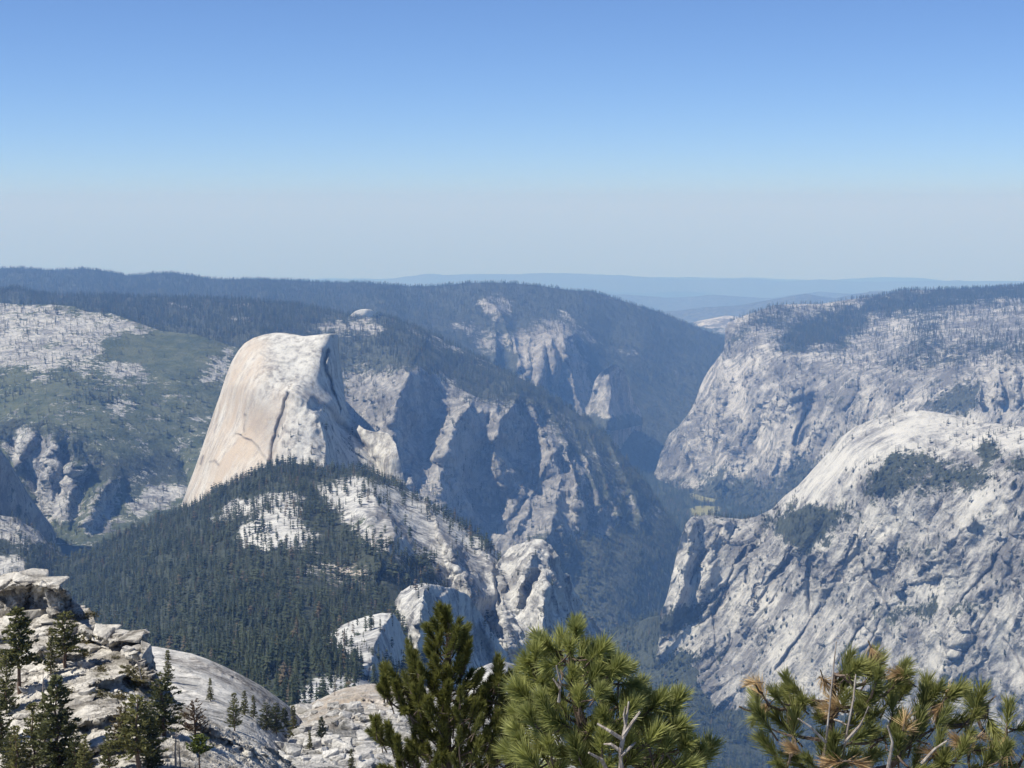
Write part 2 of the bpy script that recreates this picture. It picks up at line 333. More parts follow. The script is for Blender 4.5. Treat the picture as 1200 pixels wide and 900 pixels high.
# B: forested plateau with the far cliffs
landform('mountain', 'B',
    [(-150, 322, 17e3), (-80, 318, 17e3), (0, 315, 17e3), (25, 314, 17e3), (45, 316, 17e3), (70, 317, 17e3), (95, 315, 17e3), (125, 318, 16.8e3), (150, 323, 16.6e3), (175, 321, 16.5e3), (205, 320, 16.5e3), (235, 325, 16.5e3), (260, 328, 16.3e3), (290, 327, 16.2e3), (330, 328, 16e3), (380, 331, 16e3), (420, 331, 15.8e3), (450, 333, 15.6e3), (480, 336, 15.5e3), (510, 335, 15.5e3), (545, 332, 15.4e3), (570, 331, 15.3e3), (600, 332, 15.2e3), (640, 336, 15.2e3), (665, 340, 15.2e3), (690, 341, 15.3e3), (710, 346, 15.4e3), (740, 356, 15.5e3), (770, 365, 15.7e3), (800, 377, 15.9e3), (825, 387, 16e3), (850, 396, 16.2e3), (900, 415, 16.5e3)],
    [(-150, 420, 11e3), (0, 420, 11e3), (400, 420, 11e3), (560, 470, 12e3), (650, 530, 12.6e3), (720, 560, 12.4e3), (800, 570, 12.6e3), (900, 570, 13e3)],
    [(100, 345, 14.5e3), (300, 350, 14e3), (450, 348, 14e3), (450, 380, 12.8e3), (570, 352, 14.2e3), (580, 372, 13.8e3), (600, 390, 13.5e3), (640, 382, 13.7e3), (650, 400, 13.2e3), (650, 480, 12.9e3), (690, 500, 12.9e3), (750, 400, 14.4e3), (780, 450, 14.1e3), (830, 430, 14.8e3), (800, 500, 13.6e3), (840, 520, 13.6e3), (720, 385, 14.6e3), (700, 430, 13.7e3)],
    M_B, 'long blue forested ridge behind the dome, pale cliffs at its valley end', 'mountain',
    feats=[([(572, 352), (590, 372), (596, 392)], 240, 30, 14), ([(640, 395), (632, 430), (628, 480)], 230, 22, 14), ([(662, 398), (668, 430), (680, 478), (690, 505)], 420, 26, 18),
           ([(582, 390), (578, 425)], 200, 20, 12), ([(605, 398), (610, 430)], 160, 14, 9), ([(648, 398), (648, 440), (650, 480)], 160, 8, 8), ([(674, 420), (688, 470)], 120, 8, 8), ([(620, 396), (617, 440)], 120, 9, 7)],
    maps=[('forest', None, 0.93, 1), ('rough', None, 0.55, 1), ('rough', [(600, 380), (690, 385), (705, 500), (630, 480)], 1.0, 8), ('trees', None, 22, 1),
          ('trees', [(560, 395), (620, 378), (690, 385), (705, 500), (630, 480)], 4, 8), ('stain_shade', [(560, 350), (620, 370), (700, 385), (710, 510), (620, 480), (540, 400)], 0.35, 8),
          ('forest', [(560, 350), (575, 346), (600, 352), (596, 370), (580, 374), (566, 366)], 0.12, 5), ('forest', [(600, 392), (640, 384), (672, 388), (684, 420), (700, 500), (660, 490), (620, 470)], 0.16, 7),
          ('forest', [(515, 370), (560, 380), (600, 382), (596, 410), (570, 420), (540, 395)], 0.45, 8), ('forest', [(655, 365), (668, 368), (700, 405), (690, 402)], 0.3, 5),
          ('forest', [(625, 376), (660, 374), (668, 388), (630, 388)], 0.2, 6), ('forest', [(725, 403), (750, 400), (755, 412), (735, 418)], 0.55, 6), ('forest', [(752, 432), (800, 428), (820, 440), (775, 446)], 0.6, 8),
          ('forest', [(60, 333), (95, 330), (95, 341), (70, 343)], 0.6, 6), ('forest', [(705, 346), (720, 350), (725, 356), (712, 352)], 0.3, 3), ('forest', [(735, 352), (750, 358), (760, 365), (745, 362)], 0.3, 3)],
    lam=(60, 4), seed=31, back=((200, 30), (1200, 300), (3000, 900)), amp=0.9)
landform('cliff', 'Bs', [(684, 480, 12.75e3), (690, 470, 12.72e3), (697, 446, 12.72e3), (704, 436, 12.7e3), (712, 431, 12.68e3), (717, 428, 12.66e3), (724, 429, 12.75e3), (730, 434, 12.85e3), (736, 452, 12.95e3), (744, 472, 13.05e3), (753, 486, 13.15e3)],
    [(684, 500, 12.55e3), (717, 505, 12.35e3), (753, 498, 13.0e3)], [(717, 480, 12.5e3), (735, 480, 12.9e3), (700, 470, 12.6e3)], M_B, 'small pointed granite rock with a shaded right face far down the valley', 'cliff',
    feats=[([(718, 428), (716, 460), (714, 490)], 160, 40, 34)], maps=[('forest', None, 0.1, 1), ('forest', [(680, 485), (760, 488), (760, 510), (680, 510)], 0.9, 5)], lam=(20, 4), seed=33, step=0.8, amp=0.6, back=((60, 40), (150, 300), (200, 800)))

# C: plateau, little white dome and the shadowed south wall of the valley
landform('mountain', 'C',
    [(-150, 338, 10.8e3), (-80, 340, 10.8e3), (0, 339, 10.6e3), (20, 338, 10.6e3), (45, 345, 10.5e3), (80, 347, 10.5e3), (120, 347, 10.4e3), (160, 348, 10.4e3), (210, 349, 10.4e3), (260, 351, 10.3e3), (300, 353, 10.2e3), (340, 357, 10.1e3), (380, 363, 10e3), (405, 369, 9.8e3), (415, 369, 9.75e3), (440, 370, 9.75e3), (452, 371, 9.75e3), (480, 381, 9.75e3), (510, 394, 9.7e3), (540, 409, 9.7e3), (570, 423, 9.65e3), (600, 438, 9.6e3), (630, 454, 9.6e3), (650, 467, 9.6e3), (670, 481, 9.6e3), (690, 493, 9.5e3), (705, 505, 9.4e3), (720, 522, 9.3e3), (735, 540, 9.2e3), (750, 556, 9.1e3), (765, 580, 9.0e3), (775, 597, 8.95e3), (790, 614, 8.9e3), (810, 650, 8.8e3)],
    [(-150, 470, 7e3), (0, 470, 7e3), (200, 480, 7e3), (330, 520, 7.2e3), (420, 640, 7.6e3), (500, 700, 7.8e3), (600, 740, 7.7e3), (700, 765, 7.55e3), (810, 765, 7.95e3)],
    [(100, 375, 8.8e3), (300, 380, 8.9e3), (430, 392, 9.3e3), (420, 430, 8.8e3), (490, 400, 9.25e3), (440, 439, 8.65e3), (485, 440, 8.6e3), (520, 432, 8.9e3), (560, 462, 8.85e3), (600, 465, 9.0e3), (650, 490, 9.1e3), (420, 480, 8.4e3), (490, 540, 8.2e3), (560, 560, 8.35e3), (600, 520, 8.7e3), (640, 580, 8.45e3), (690, 560, 8.65e3), (740, 600, 8.7e3), (530, 600, 8.0e3), (590, 620, 8.0e3), (640, 640, 8.0e3), (700, 640, 8.1e3), (745, 660, 8.15e3)],
    M_G8, 'forested ridge with a dark tree slope above blue shadowed valley cliffs', 'mountain',
    feats=[([(480, 436), (465, 468), (459, 500), (463, 560), (478, 600)], 470, 75, 56),
           ([(553, 474), (537, 490), (524, 520), (513, 570), (515, 600)], 400, 44, 62), ([(480, 556), (472, 590)], 110, 14, 26),
           ([(608, 466), (590, 490), (580, 520), (585, 560)], 320, 38, 44), ([(640, 470), (655, 500), (672, 545), (680, 590)], 170, 22, 18), ([(690, 505), (705, 550), (722, 600)], 120, 18, 14),
           ([(668, 490), (690, 545), (703, 600)], 110, 14, 12), ([(715, 520), (738, 570), (752, 610)], 90, 18, 14), ([(625, 470), (636, 500), (650, 530)], 110, 16, 12),
           ([(646, 533), (656, 560), (650, 600), (640, 640)], 250, 84, 40), ([(622, 552), (606, 580), (590, 612)], 50, 14, 10), ([(640, 545), (622, 580), (606, 620)], 50, 14, 10), ([(676, 570), (678, 610)], 70, 14, 14)], fm=0.3,
    maps=[('forest', None, 0.95, 1), ('rough', None, 0.45, 1), ('trees', None, 30, 1),
          ('rough', [(400, 432), (530, 436), (620, 462), (660, 480), (740, 600), (700, 660), (380, 720), (390, 500)], 1.15, 10),
          ('forest', [(400, 434), (470, 430), (520, 440), (560, 466), (610, 470), (640, 478), (700, 540), (690, 600), (640, 655), (380, 720), (390, 500)], 0.30, 9),
          ('trees', [(400, 434), (480, 432), (520, 440), (560, 466), (610, 470), (640, 478), (700, 540), (690, 600), (640, 655), (380, 720), (390, 500)], 5, 9),
          ('forest', [(655, 480), (700, 510), (780, 600), (740, 650), (690, 600)], 0.62, 12), ('trees', [(655, 480), (700, 510), (780, 600), (740, 650), (690, 600)], 16, 12),
          ('scrub', [(655, 480), (700, 510), (780, 600), (740, 650), (690, 600)], 0.5, 12),
          ('forest', [(420, 500), (520, 470), (600, 500), (640, 600), (560, 640), (400, 700)], 0.16, 12),
          ('forest', [(640, 530), (600, 560), (570, 630), (680, 640), (690, 600), (670, 550)], 0.18, 10),
          ('forest', [(696, 575), (712, 570), (722, 600), (710, 645), (698, 640)], 0.2, 4),
          ('forest', [(620, 628), (690, 640), (790, 612), (810, 660), (700, 720), (600, 690)], 1.0, 7), ('trees', [(620, 628), (690, 640), (790, 612), (810, 660), (700, 720), (600, 690)], 34, 7),
          ('forest', [(355, 385), (400, 374), (450, 377), (452, 388), (400, 395)], 0.28, 7), ('trees', [(355, 385), (400, 374), (450, 377), (452, 388), (400, 395)], 10, 7),
          ('forest', [(478, 386), (510, 392), (516, 399), (485, 395)], 0.3, 4), ('forest', [(508, 404), (545, 404), (545, 414), (512, 412)], 0.3, 4), ('forest', [(552, 420), (590, 420), (592, 430), (556, 430)], 0.35, 5),
          ('forest', [(198, 356), (224, 357), (222, 363), (202, 363)], 0.2, 3), ('forest', [(265, 371), (296, 371), (294, 376), (268, 376)], 0.2, 3), ('forest', [(270, 355), (292, 355), (292, 358), (272, 358)], 0.2, 2),
          ('forest', [(463, 446), (486, 437), (510, 443), (520, 480), (518, 540), (470, 600), (455, 560)], 0.0, 4), ('trees', [(463, 446), (486, 437), (510, 443), (520, 480), (518, 540), (470, 600), (455, 560)], 0, 4)],
    lam=(60, 3.5), seed=41, aniso=0.35, amp=1.15, blocky=1.1, back=((150, 20), (700, 120), (1500, 500)), step=1.1)
landform('granite_dome', 'Cd', [(405, 373, 9.74e3), (411, 369, 9.72e3), (416, 365, 9.71e3), (421, 363, 9.7e3), (428, 362, 9.7e3), (435, 363, 9.7e3), (440, 366, 9.71e3), (445, 370, 9.72e3), (450, 374, 9.74e3)],
    [(405, 380, 9.74e3), (427, 380, 9.72e3), (450, 380, 9.74e3)], [(427, 367, 9.66e3), (427, 372, 9.68e3)], M_WD, 'tiny white granite dome rising from the forest behind the great dome', 'granite dome',
    maps=[('rough', None, 0.15, 1), ('trees', None, 3, 1)], lam=(12, 4), seed=44, step=0.6, back=((40, 12), (110, 60)))

# C2: green and grey slope behind the dome, left
landform('mountain', 'L',
    [(-150, 350, 8.3e3), (-80, 352, 8.3e3), (0, 355, 8.2e3), (30, 357, 8.2e3), (60, 357, 8.2e3), (88, 359, 8.15e3), (100, 365, 8.1e3), (130, 367, 8.1e3), (160, 378, 8e3), (190, 388, 7.9e3), (230, 392, 7.85e3), (250, 398, 7.8e3), (280, 408, 7.8e3), (320, 425, 7.8e3), (400, 450, 7.8e3)],
    [(-150, 640, 5.3e3), (0, 640, 5.4e3), (100, 640, 5.5e3), (200, 650, 5.6e3), (330, 660, 5.6e3), (400, 660, 5.8e3)],
    [(50, 420, 7.3e3), (150, 430, 7.3e3), (0, 470, 6.8e3), (120, 480, 6.7e3), (230, 470, 7e3), (60, 520, 6.35e3), (30, 600, 6.05e3), (110, 600, 5.95e3), (130, 540, 6.3e3), (200, 560, 6.4e3), (260, 580, 6.2e3), (170, 610, 5.9e3)],
    M_G6, 'hillside of grey rock and green scrub left of the great dome', 'mountainside',
    feats=[([(15, 520), (40, 560), (55, 605)], -150, 30, 18), ([(62, 510), (60, 560), (62, 600)], 150, 18, 16), ([(40, 508), (22, 545)], 100, 12, 12), ([(90, 545), (76, 590), (75, 610)], 120, 14, 16), ([(130, 560), (112, 585), (98, 615)], 170, 16, 18), ([(84, 520), (92, 548)], 90, 12, 12), ([(215, 545), (225, 580)], -60, 14, 14)],
    maps=[('scrub', None, 0.70, 1), ('forest', None, 0.25, 1), ('rough', None, 0.7, 1), ('trees', None, 9, 1),
          ('scrub', [(-150, 350), (60, 352), (95, 362), (150, 375), (188, 390), (176, 398), (130, 398), (115, 420), (100, 430), (70, 422), (50, 440), (20, 432), (-150, 430)], 0.34, 6),
          ('forest', [(-150, 350), (60, 352), (95, 362), (150, 375), (188, 390), (176, 398), (130, 398), (115, 420), (100, 430), (70, 422), (50, 440), (20, 432), (-150, 430)], 0.0, 6),
          ('trees', [(-150, 350), (60, 352), (95, 362), (150, 375), (188, 390), (176, 398), (130, 398), (115, 420), (100, 430), (70, 422), (50, 440), (20, 432), (-150, 430)], 10, 6),
          ('scrub', [(120, 400), (185, 392), (240, 395), (262, 420), (240, 440), (190, 440), (140, 420)], 0.95, 6), ('forest', [(120, 400), (185, 392), (240, 395), (262, 420), (240, 440), (190, 440), (140, 420)], 0.0, 6), ('trees', [(120, 400), (185, 392), (240, 395), (262, 420), (240, 440), (190, 440), (140, 420)], 2, 6),
          ('scrub', [(110, 430), (150, 425), (178, 440), (140, 445)], 0.3, 5), ('scrub', [(232, 420), (275, 410), (265, 450), (235, 440)], 0.42, 6), ('scrub', [(130, 465), (150, 462), (152, 488), (132, 486)], 0.4, 5),
          ('forest', [(-150, 480), (20, 490), (70, 500), (140, 540), (210, 530), (215, 560), (150, 580), (60, 525), (0, 520), (-150, 530)], 0.7, 7), ('trees', [(-150, 480), (20, 490), (70, 500), (140, 540), (210, 530), (215, 560), (150, 580), (60, 525), (0, 520), (-150, 530)], 22, 7),
          ('scrub', [(10, 525), (28, 508), (58, 510), (68, 530), (85, 545), (100, 560), (90, 600), (55, 615), (40, 580)], 0.14, 5), ('forest', [(10, 525), (28, 508), (58, 510), (68, 530), (85, 545), (100, 560), (90, 600), (55, 615), (40, 580)], 0.05, 5), ('trees', [(10, 525), (28, 508), (58, 510), (68, 530), (85, 545), (100, 560), (90, 600), (55, 615), (40, 580)], 3, 5),
          ('scrub', [(98, 615), (118, 575), (132, 562), (135, 590), (125, 622), (105, 625)], 0.12, 4), ('forest', [(98, 615), (118, 575), (132, 562), (135, 590), (125, 622), (105, 625)], 0.0, 4),
          ('scrub', [(150, 590), (180, 572), (215, 568), (222, 580), (180, 598), (155, 600)], 0.1, 4), ('forest', [(150, 590), (180, 572), (215, 568), (222, 580), (180, 598), (155, 600)], 0.0, 4), ('trees', [(150, 590), (180, 572), (215, 568), (222, 580), (180, 598), (155, 600)], 4, 4),
          ('rough', [(10, 505), (70, 505), (140, 560), (130, 630), (20, 620)], 1.3, 8)],
    lam=(60, 3.5), seed=51, back=((100, 10), (500, 100), (1200, 700)), warp=9)
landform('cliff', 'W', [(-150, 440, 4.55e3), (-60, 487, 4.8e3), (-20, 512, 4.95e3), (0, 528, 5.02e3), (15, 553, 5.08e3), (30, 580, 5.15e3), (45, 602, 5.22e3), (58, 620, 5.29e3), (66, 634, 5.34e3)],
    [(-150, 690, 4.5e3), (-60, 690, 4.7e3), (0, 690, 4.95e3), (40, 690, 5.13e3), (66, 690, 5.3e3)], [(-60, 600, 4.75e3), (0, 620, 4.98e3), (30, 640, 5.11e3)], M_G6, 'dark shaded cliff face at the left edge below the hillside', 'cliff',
    maps=[('forest', None, 0.4, 1), ('stain_shade', None, 0.5, 1)], amp=0.4, lam=(30, 4), seed=53, back=((60, 5), (300, 30), (800, 400)))  # stain and forest cover paint extra shade over the whole face
landform('cliff', 'W2', [(-150, 600, 4.3e3), (-60, 602, 4.4e3), (0, 604, 4.5e3), (18, 607, 4.52e3), (30, 614, 4.55e3), (44, 622, 4.6e3), (58, 636, 4.6e3), (75, 652, 4.55e3), (95, 668, 4.5e3)],
    [(-150, 740, 3.6e3), (0, 740, 3.7e3), (60, 740, 3.6e3), (95, 740, 3.6e3)], [(10, 640, 4.3e3), (40, 650, 4.2e3), (20, 665, 4.0e3), (0, 690, 3.9e3)], M_G6, 'grey broken granite slabs among trees at the left edge', 'granite slabs',
    maps=[('forest', None, 0.3, 1), ('trees', None, 16, 1), ('forest', [(-150, 648), (30, 650), (28, 668), (-150, 672)], 0.0, 3), ('trees', [(-150, 648), (30, 650), (28, 668), (-150, 672)], 0, 3),
          ('forest', [(-150, 628), (30, 640), (55, 640), (95, 670), (90, 740), (30, 740), (32, 655), (-150, 645)], 0.9, 4), ('trees', [(-150, 628), (30, 640), (55, 640), (95, 670), (90, 740), (30, 740), (32, 655), (-150, 645)], 60, 4)],
    lam=(40, 4), seed=54, back=((60, 20), (300, 200)), amp=1.2)

# E: the great dome
HD_TOP = [(196, 626), (203, 612), (208, 602), (215, 585), (221, 568), (228, 550), (234, 533), (240, 515), (250, 485), (258, 462), (265, 440), (272, 423), (279, 411), (287, 402), (297, 396), (310, 392), (322, 390), (333, 390), (345, 392), (356, 394), (366, 393), (376, 392), (386, 391), (394, 391), (397, 394), (396, 402), (398, 414), (401, 438), (404, 462), (406, 478), (411, 488), (418, 496), (427, 503), (438, 506), (448, 506), (455, 508), (461, 516), (464, 520), (470, 546), (476, 572), (488, 604), (500, 630)]
def hd_d(x): return float(np.interp(x, [196, 215, 240, 265, 287, 333, 386, 397, 401, 406, 430, 451, 457, 464, 476, 500], [4480, 4470, 4480, 4510, 4520, 4500, 4430, 4480, 4510, 4400, 4330, 4300, 4270, 4240, 4210, 4180]))
landform('granite_dome', 'E', [(x, y, hd_d(x)) for x, y in HD_TOP],
    [(196, 660, 4200), (240, 660, 4030), (300, 660, 3900), (360, 660, 3800), (420, 660, 3800), (500, 680, 3900)],
    [(250, 540, 4290), (240, 590, 4180), (225, 600, 4300), (290, 500, 4250), (275, 450, 4370), (300, 430, 4340), (300, 408, 4430), (333, 405, 4415), (350, 430, 4330), (375, 405, 4385), (385, 430, 4340), (370, 470, 4240), (330, 450, 4270), (325, 500, 4150), (280, 570, 4100), (300, 560, 4060), (345, 500, 4100), (350, 540, 4030), (320, 540, 4070), (365, 500, 4120), (370, 540, 4030), (395, 470, 4295), (400, 505, 4290), (420, 518, 4280), (440, 548, 4255), (400, 545, 4180), (430, 500, 4270), (452, 500, 4245), (458, 540, 4205), (470, 575, 4190), (420, 570, 4150), (470, 610, 4120)],
    M_HD, 'great pale granite dome with a sheer right edge above dark forest', 'granite dome',
    feats=[([(337, 462), (333, 478), (326, 498), (320, 520), (314, 546)], -22, 5, 4), ([(341, 463), (336, 490), (328, 520), (322, 546)], 26, 5, 30),
           ([(288, 488), (288, 505)], -10, 4, 3), ([(285, 511), (297, 514), (306, 525), (311, 538)], 14, 3, 18), ([(384, 412), (381, 425), (388, 445), (390, 460), (398, 480)], -34, 6, 3), 
           ([(305, 414), (325, 424), (336, 426), (345, 420)], 5, 3, 12), ([(347, 460), (362, 474), (377, 495), (382, 525), (380, 556)], 60, 26, 16), ([(367, 474), (395, 493), (420, 516), (445, 548), (460, 572)], -30, 9, 9)],
    maps=[('rough', None, 0.22, 1), ('warm', [(190, 640), (240, 500), (270, 420), (290, 405), (305, 420), (300, 470), (330, 470), (318, 545), (250, 610)], 0.85, 16), ('warm', [(255, 440), (300, 400), (290, 480), (270, 520)], 0.9, 14),
          ('rough', [(335, 455), (365, 470), (470, 560), (490, 640), (340, 640), (318, 540)], 0.42, 8), ('rough', [(405, 485), (445, 472), (460, 485), (480, 600), (440, 560)], 0.8, 4), ('forest', [(408, 490), (445, 480), (460, 500), (476, 590), (440, 560)], 0.12, 4), ('stain_shade', [(300, 460), (330, 470), (316, 545), (305, 520), (290, 500)], 0.35, 6),
          ('stain_shade', ('line', [(337, 462), (333, 478), (326, 498), (320, 520), (314, 546)]), 0.75, 4), ('stain_shade', ('line', [(287, 488), (287, 508)]), 0.6, 3), ('stain_shade', ('line', [(305, 414), (325, 424), (336, 426), (348, 418)]), 0.45, 2), ('stain_shade', ('line', [(385, 412), (381, 425), (388, 445), (391, 462)]), 1.1, 4),
          ('stain_shade', ('line', [(238, 535), (236, 543)]), 1.0, 3), ('stain_shade', ('line', [(247, 541), (252, 540), (256, 545)]), 0.8, 2.5), ('stain_shade', ('line', [(222, 560), (214, 590)]), 0.5, 3),
          ('stain_shade', ('line', [(360, 462), (385, 478), (405, 500), (430, 524)]), 0.9, 5),
          ('trees', [(335, 470), (365, 480), (470, 560), (490, 640), (340, 640), (322, 540)], 10, 6), ('trees', [(196, 640), (230, 590), (310, 545), (400, 550), (500, 620), (500, 680), (196, 660)], 60, 4), ('forest', [(196, 640), (230, 592), (310, 547), (400, 552), (500, 620), (500, 680), (196, 660)], 0.9, 4),
          ('forest', [(365, 500), (400, 500), (440, 540), (470, 580), (400, 560), (375, 540)], 0.35, 6)],
    lam=(70, 3.5), seed=61, step=0.9, aniso=0.3, amp=0.6, blocky=0.6, back=((50, 15), (110, 80), (170, 500), (200, 1200)), tops_jit=0.6)

# F: forested ridge below the dome
landform('mountain', 'F',
    [(-150, 700, 4.4e3), (-60, 690, 4.3e3), (0, 682, 4.3e3), (50, 668, 4.35e3), (90, 652, 4.4e3), (120, 640, 4.4e3), (150, 625, 4.4e3), (180, 610, 4.4e3), (205, 602, 4.3e3), (230, 590, 4.2e3), (250, 577, 4.1e3), (275, 566, 4.03e3), (300, 555, 3.98e3), (320, 546, 3.95e3), (345, 543, 3.92e3), (370, 546, 3.9e3), (400, 552, 3.9e3), (430, 550, 3.9e3), (452, 560, 3.9e3), (472, 567, 3.88e3), (490, 583, 3.8e3), (505, 591, 3.75e3), (520, 601, 3.7e3), (540, 613, 3.65e3), (555, 623, 3.6e3), (570, 636, 3.55e3), (580, 646, 3.5e3), (592, 660, 3.45e3), (606, 680, 3.42e3), (620, 700, 3.4e3), (640, 730, 3.35e3), (660, 770, 3.3e3)],
    [(-150, 920, 1.9e3), (0, 920, 1.6e3), (150, 920, 1.1e3), (300, 920, 0.95e3), (420, 900, 0.95e3), (480, 880, 1.3e3), (540, 870, 2.3e3), (600, 850, 2.7e3), (660, 850, 3e3)],
    [(100, 690, 3.6e3), (0, 740, 3.2e3), (200, 650, 3.4e3), (280, 600, 3.45e3), (300, 640, 3.05e3), (370, 590, 3.4e3), (370, 650, 2.9e3), (440, 585, 3.45e3), (450, 640, 3.05e3), (300, 700, 2.45e3), (200, 720, 2.7e3), (100, 760, 2.7e3), (420, 700, 2.6e3), (480, 690, 2.8e3), (150, 780, 2.1e3), (300, 770, 1.75e3), (230, 830, 1.4e3), (340, 820, 1.3e3), (400, 790, 1.55e3), (420, 830, 1.25e3), (440, 760, 2.0e3), (480, 780, 2.1e3), (530, 660, 3.2e3), (560, 690, 3.2e3), (560, 760, 2.95e3), (510, 720, 2.9e3), (600, 760, 3.1e3)],
    M_G4, 'forested granite ridge running down from the great dome, bare slabs on its spine', 'mountain',
    feats=[([(432, 575), (453, 600), (462, 625), (450, 656)], 150, 60, 44), ([(506, 605), (518, 645), (532, 690)], -55, 26, 16), ([(505, 600), (525, 640), (540, 670), (552, 700)], 170, 34, 30), ([(570, 640), (578, 680), (584, 715)], 110, 30, 24), ([(385, 580), (400, 590), (430, 600)], 20, 20, 6)],
    maps=[('forest', None, 0.92, 1), ('rough', None, 0.5, 1), ('trees', None, 62, 1),
          ('forest', [(250, 608), (270, 590), (310, 580), (350, 576), (352, 583), (305, 592), (275, 605), (255, 615)], 0.0, 4), ('trees', [(250, 608), (270, 590), (310, 580), (350, 576), (352, 583), (305, 592), (275, 605), (255, 615)], 16, 6),
          ('forest', [(275, 625), (300, 602), (330, 590), (352, 592), (352, 610), (370, 630), (365, 643), (330, 640), (310, 645), (278, 636)], 0.02, 5), ('trees', [(275, 625), (300, 602), (330, 590), (352, 592), (352, 610), (370, 630), (365, 643), (330, 640), (310, 645), (278, 636)], 18, 6),
          ('forest', [(370, 570), (400, 560), (430, 560), (470, 575), (505, 592), (580, 645), (620, 700), (660, 800), (520, 860), (500, 720), (440, 640), (425, 640), (410, 610), (385, 590)], 0.06, 6),
          ('trees', [(370, 570), (400, 560), (430, 560), (470, 575), (505, 592), (580, 645), (620, 700), (660, 800), (520, 860), (500, 720), (440, 640), (425, 640), (410, 610), (385, 590)], 4, 6),
          ('trees', [(380, 565), (420, 560), (470, 575), (490, 590), (450, 590), (400, 585)], 24, 5), ('trees', [(505, 590), (580, 645), (575, 650), (530, 615), (500, 598)], 60, 3),
          ('scrub', [(405, 610), (430, 602), (452, 608), (440, 622), (415, 625)], 0.5, 5),
          ('rough', [(400, 560), (470, 575), (580, 645), (660, 800), (520, 860), (440, 640)], 0.9, 8),
          ('forest', [(440, 640), (500, 655), (525, 685), (500, 690), (455, 690), (430, 670)], 0.75, 6), ('trees', [(440, 640), (500, 655), (525, 685), (500, 690), (455, 690), (430, 670)], 48, 6),
          ('forest', [(370, 795), (460, 775), (470, 880), (300, 900), (330, 840)], 0.1, 6), ('trees', [(370, 800), (440, 785), (470, 880), (300, 900), (330, 850)], 16, 6),
          ('forest', [(370, 640), (430, 660), (440, 690), (400, 700), (350, 670)], 0.55, 10), ('trees', [(370, 640), (430, 660), (440, 690), (400, 700), (350, 670)], 34, 10), ('warm', [(370, 640), (460, 640), (460, 700), (380, 700)], 0.6, 10),
          ('stain_shade', ('line', [(500, 598), (520, 620), (545, 660), (560, 700)]), 0.4, 10)],
    lam=(60, 3.5), amp=0.72, blocky=1.4, seed=71, step=1.1, back=((40, 15), (150, 150), (300, 900)), tops_jit=0.8)
landform('cliff', 'F4', [(578, 668, 3.36e3), (586, 655, 3.36e3), (595, 645, 3.36e3), (605, 638, 3.35e3), (615, 634, 3.34e3), (625, 631, 3.33e3), (636, 632, 3.33e3), (646, 638, 3.35e3), (653, 648, 3.38e3), (658, 658, 3.4e3), (663, 675, 3.45e3), (672, 695, 3.5e3), (682, 712, 3.54e3), (692, 727, 3.58e3), (704, 745, 3.62e3), (716, 775, 3.65e3)],
    [(560, 940, 2.7e3), (620, 960, 2.7e3), (670, 960, 2.8e3), (735, 940, 3.3e3)], [(620, 660, 3.22e3), (600, 690, 3.2e3), (640, 690, 3.12e3), (620, 730, 3.05e3), (660, 730, 3.2e3), (685, 740, 3.45e3)],
    M_G4, 'rounded rocky knob ending the ridge, its right side in shadow', 'rock knob',
    feats=[([(650, 640), (657, 670), (662, 700), (668, 740)], 90, 40, 26), ([(622, 650), (612, 680), (606, 700)], 50, 14, 14), ([(640, 680), (636, 720), (640, 760)], 60, 14, 14), ([(628, 672), (618, 690), (610, 712)], -35, 7, 7), ([(580, 640), (588, 700), (596, 760)], 60, 16, 14)],
    maps=[('rough', None, 1.0, 1), ('forest', None, 0.12, 1), ('trees', None, 6, 1)], lam=(40, 3.5), seed=73, step=0.9, amp=0.95, blocky=1.5, back=((30, 15), (100, 100), (160, 700)))
landform('cliff', 'F2', [(440, 760, 2.62e3), (455, 728, 2.62e3), (463, 705, 2.6e3), (470, 693, 2.6e3), (480, 686, 2.6e3), (495, 683, 2.62e3), (512, 685, 2.65e3), (528, 688, 2.68e3), (545, 696, 2.72e3), (552, 702, 2.74e3), (560, 715, 2.78e3), (575, 738, 2.82e3), (590, 760, 2.86e3), (610, 790, 2.9e3), (630, 820, 2.9e3)],
    [(440, 850, 2.2e3), (520, 860, 2.4e3), (560, 860, 2.5e3), (630, 860, 2.75e3)], [(490, 715, 2.42e3), (470, 740, 2.38e3), (495, 740, 2.4e3), (520, 720, 2.6e3), (530, 760, 2.62e3), (560, 760, 2.78e3)],
    M_G4, 'granite knob with a steep blue shadowed face above the near pines', 'rock knob',
    feats=[([(500, 692), (497, 730), (494, 800)], 70, 30, 60), ([(500, 690), (492, 720), (490, 760)], 70, 20, 14), ([(470, 700), (466, 730)], 40, 14, 12), ([(566, 735), (585, 780), (600, 820)], 40, 12, 14)],
    maps=[('rough', None, 0.8, 1), ('forest', None, 0.08, 1), ('trees', None, 4, 1), ('trees', [(440, 720), (462, 715), (470, 800), (440, 800)], 40, 5), ('trees', [(468, 690), (530, 684), (540, 694), (500, 692)], 14, 3)], amp=1.0, blocky=1.6, lam=(50, 3.5), seed=75, back=((40, 12), (120, 120), (200, 700)))
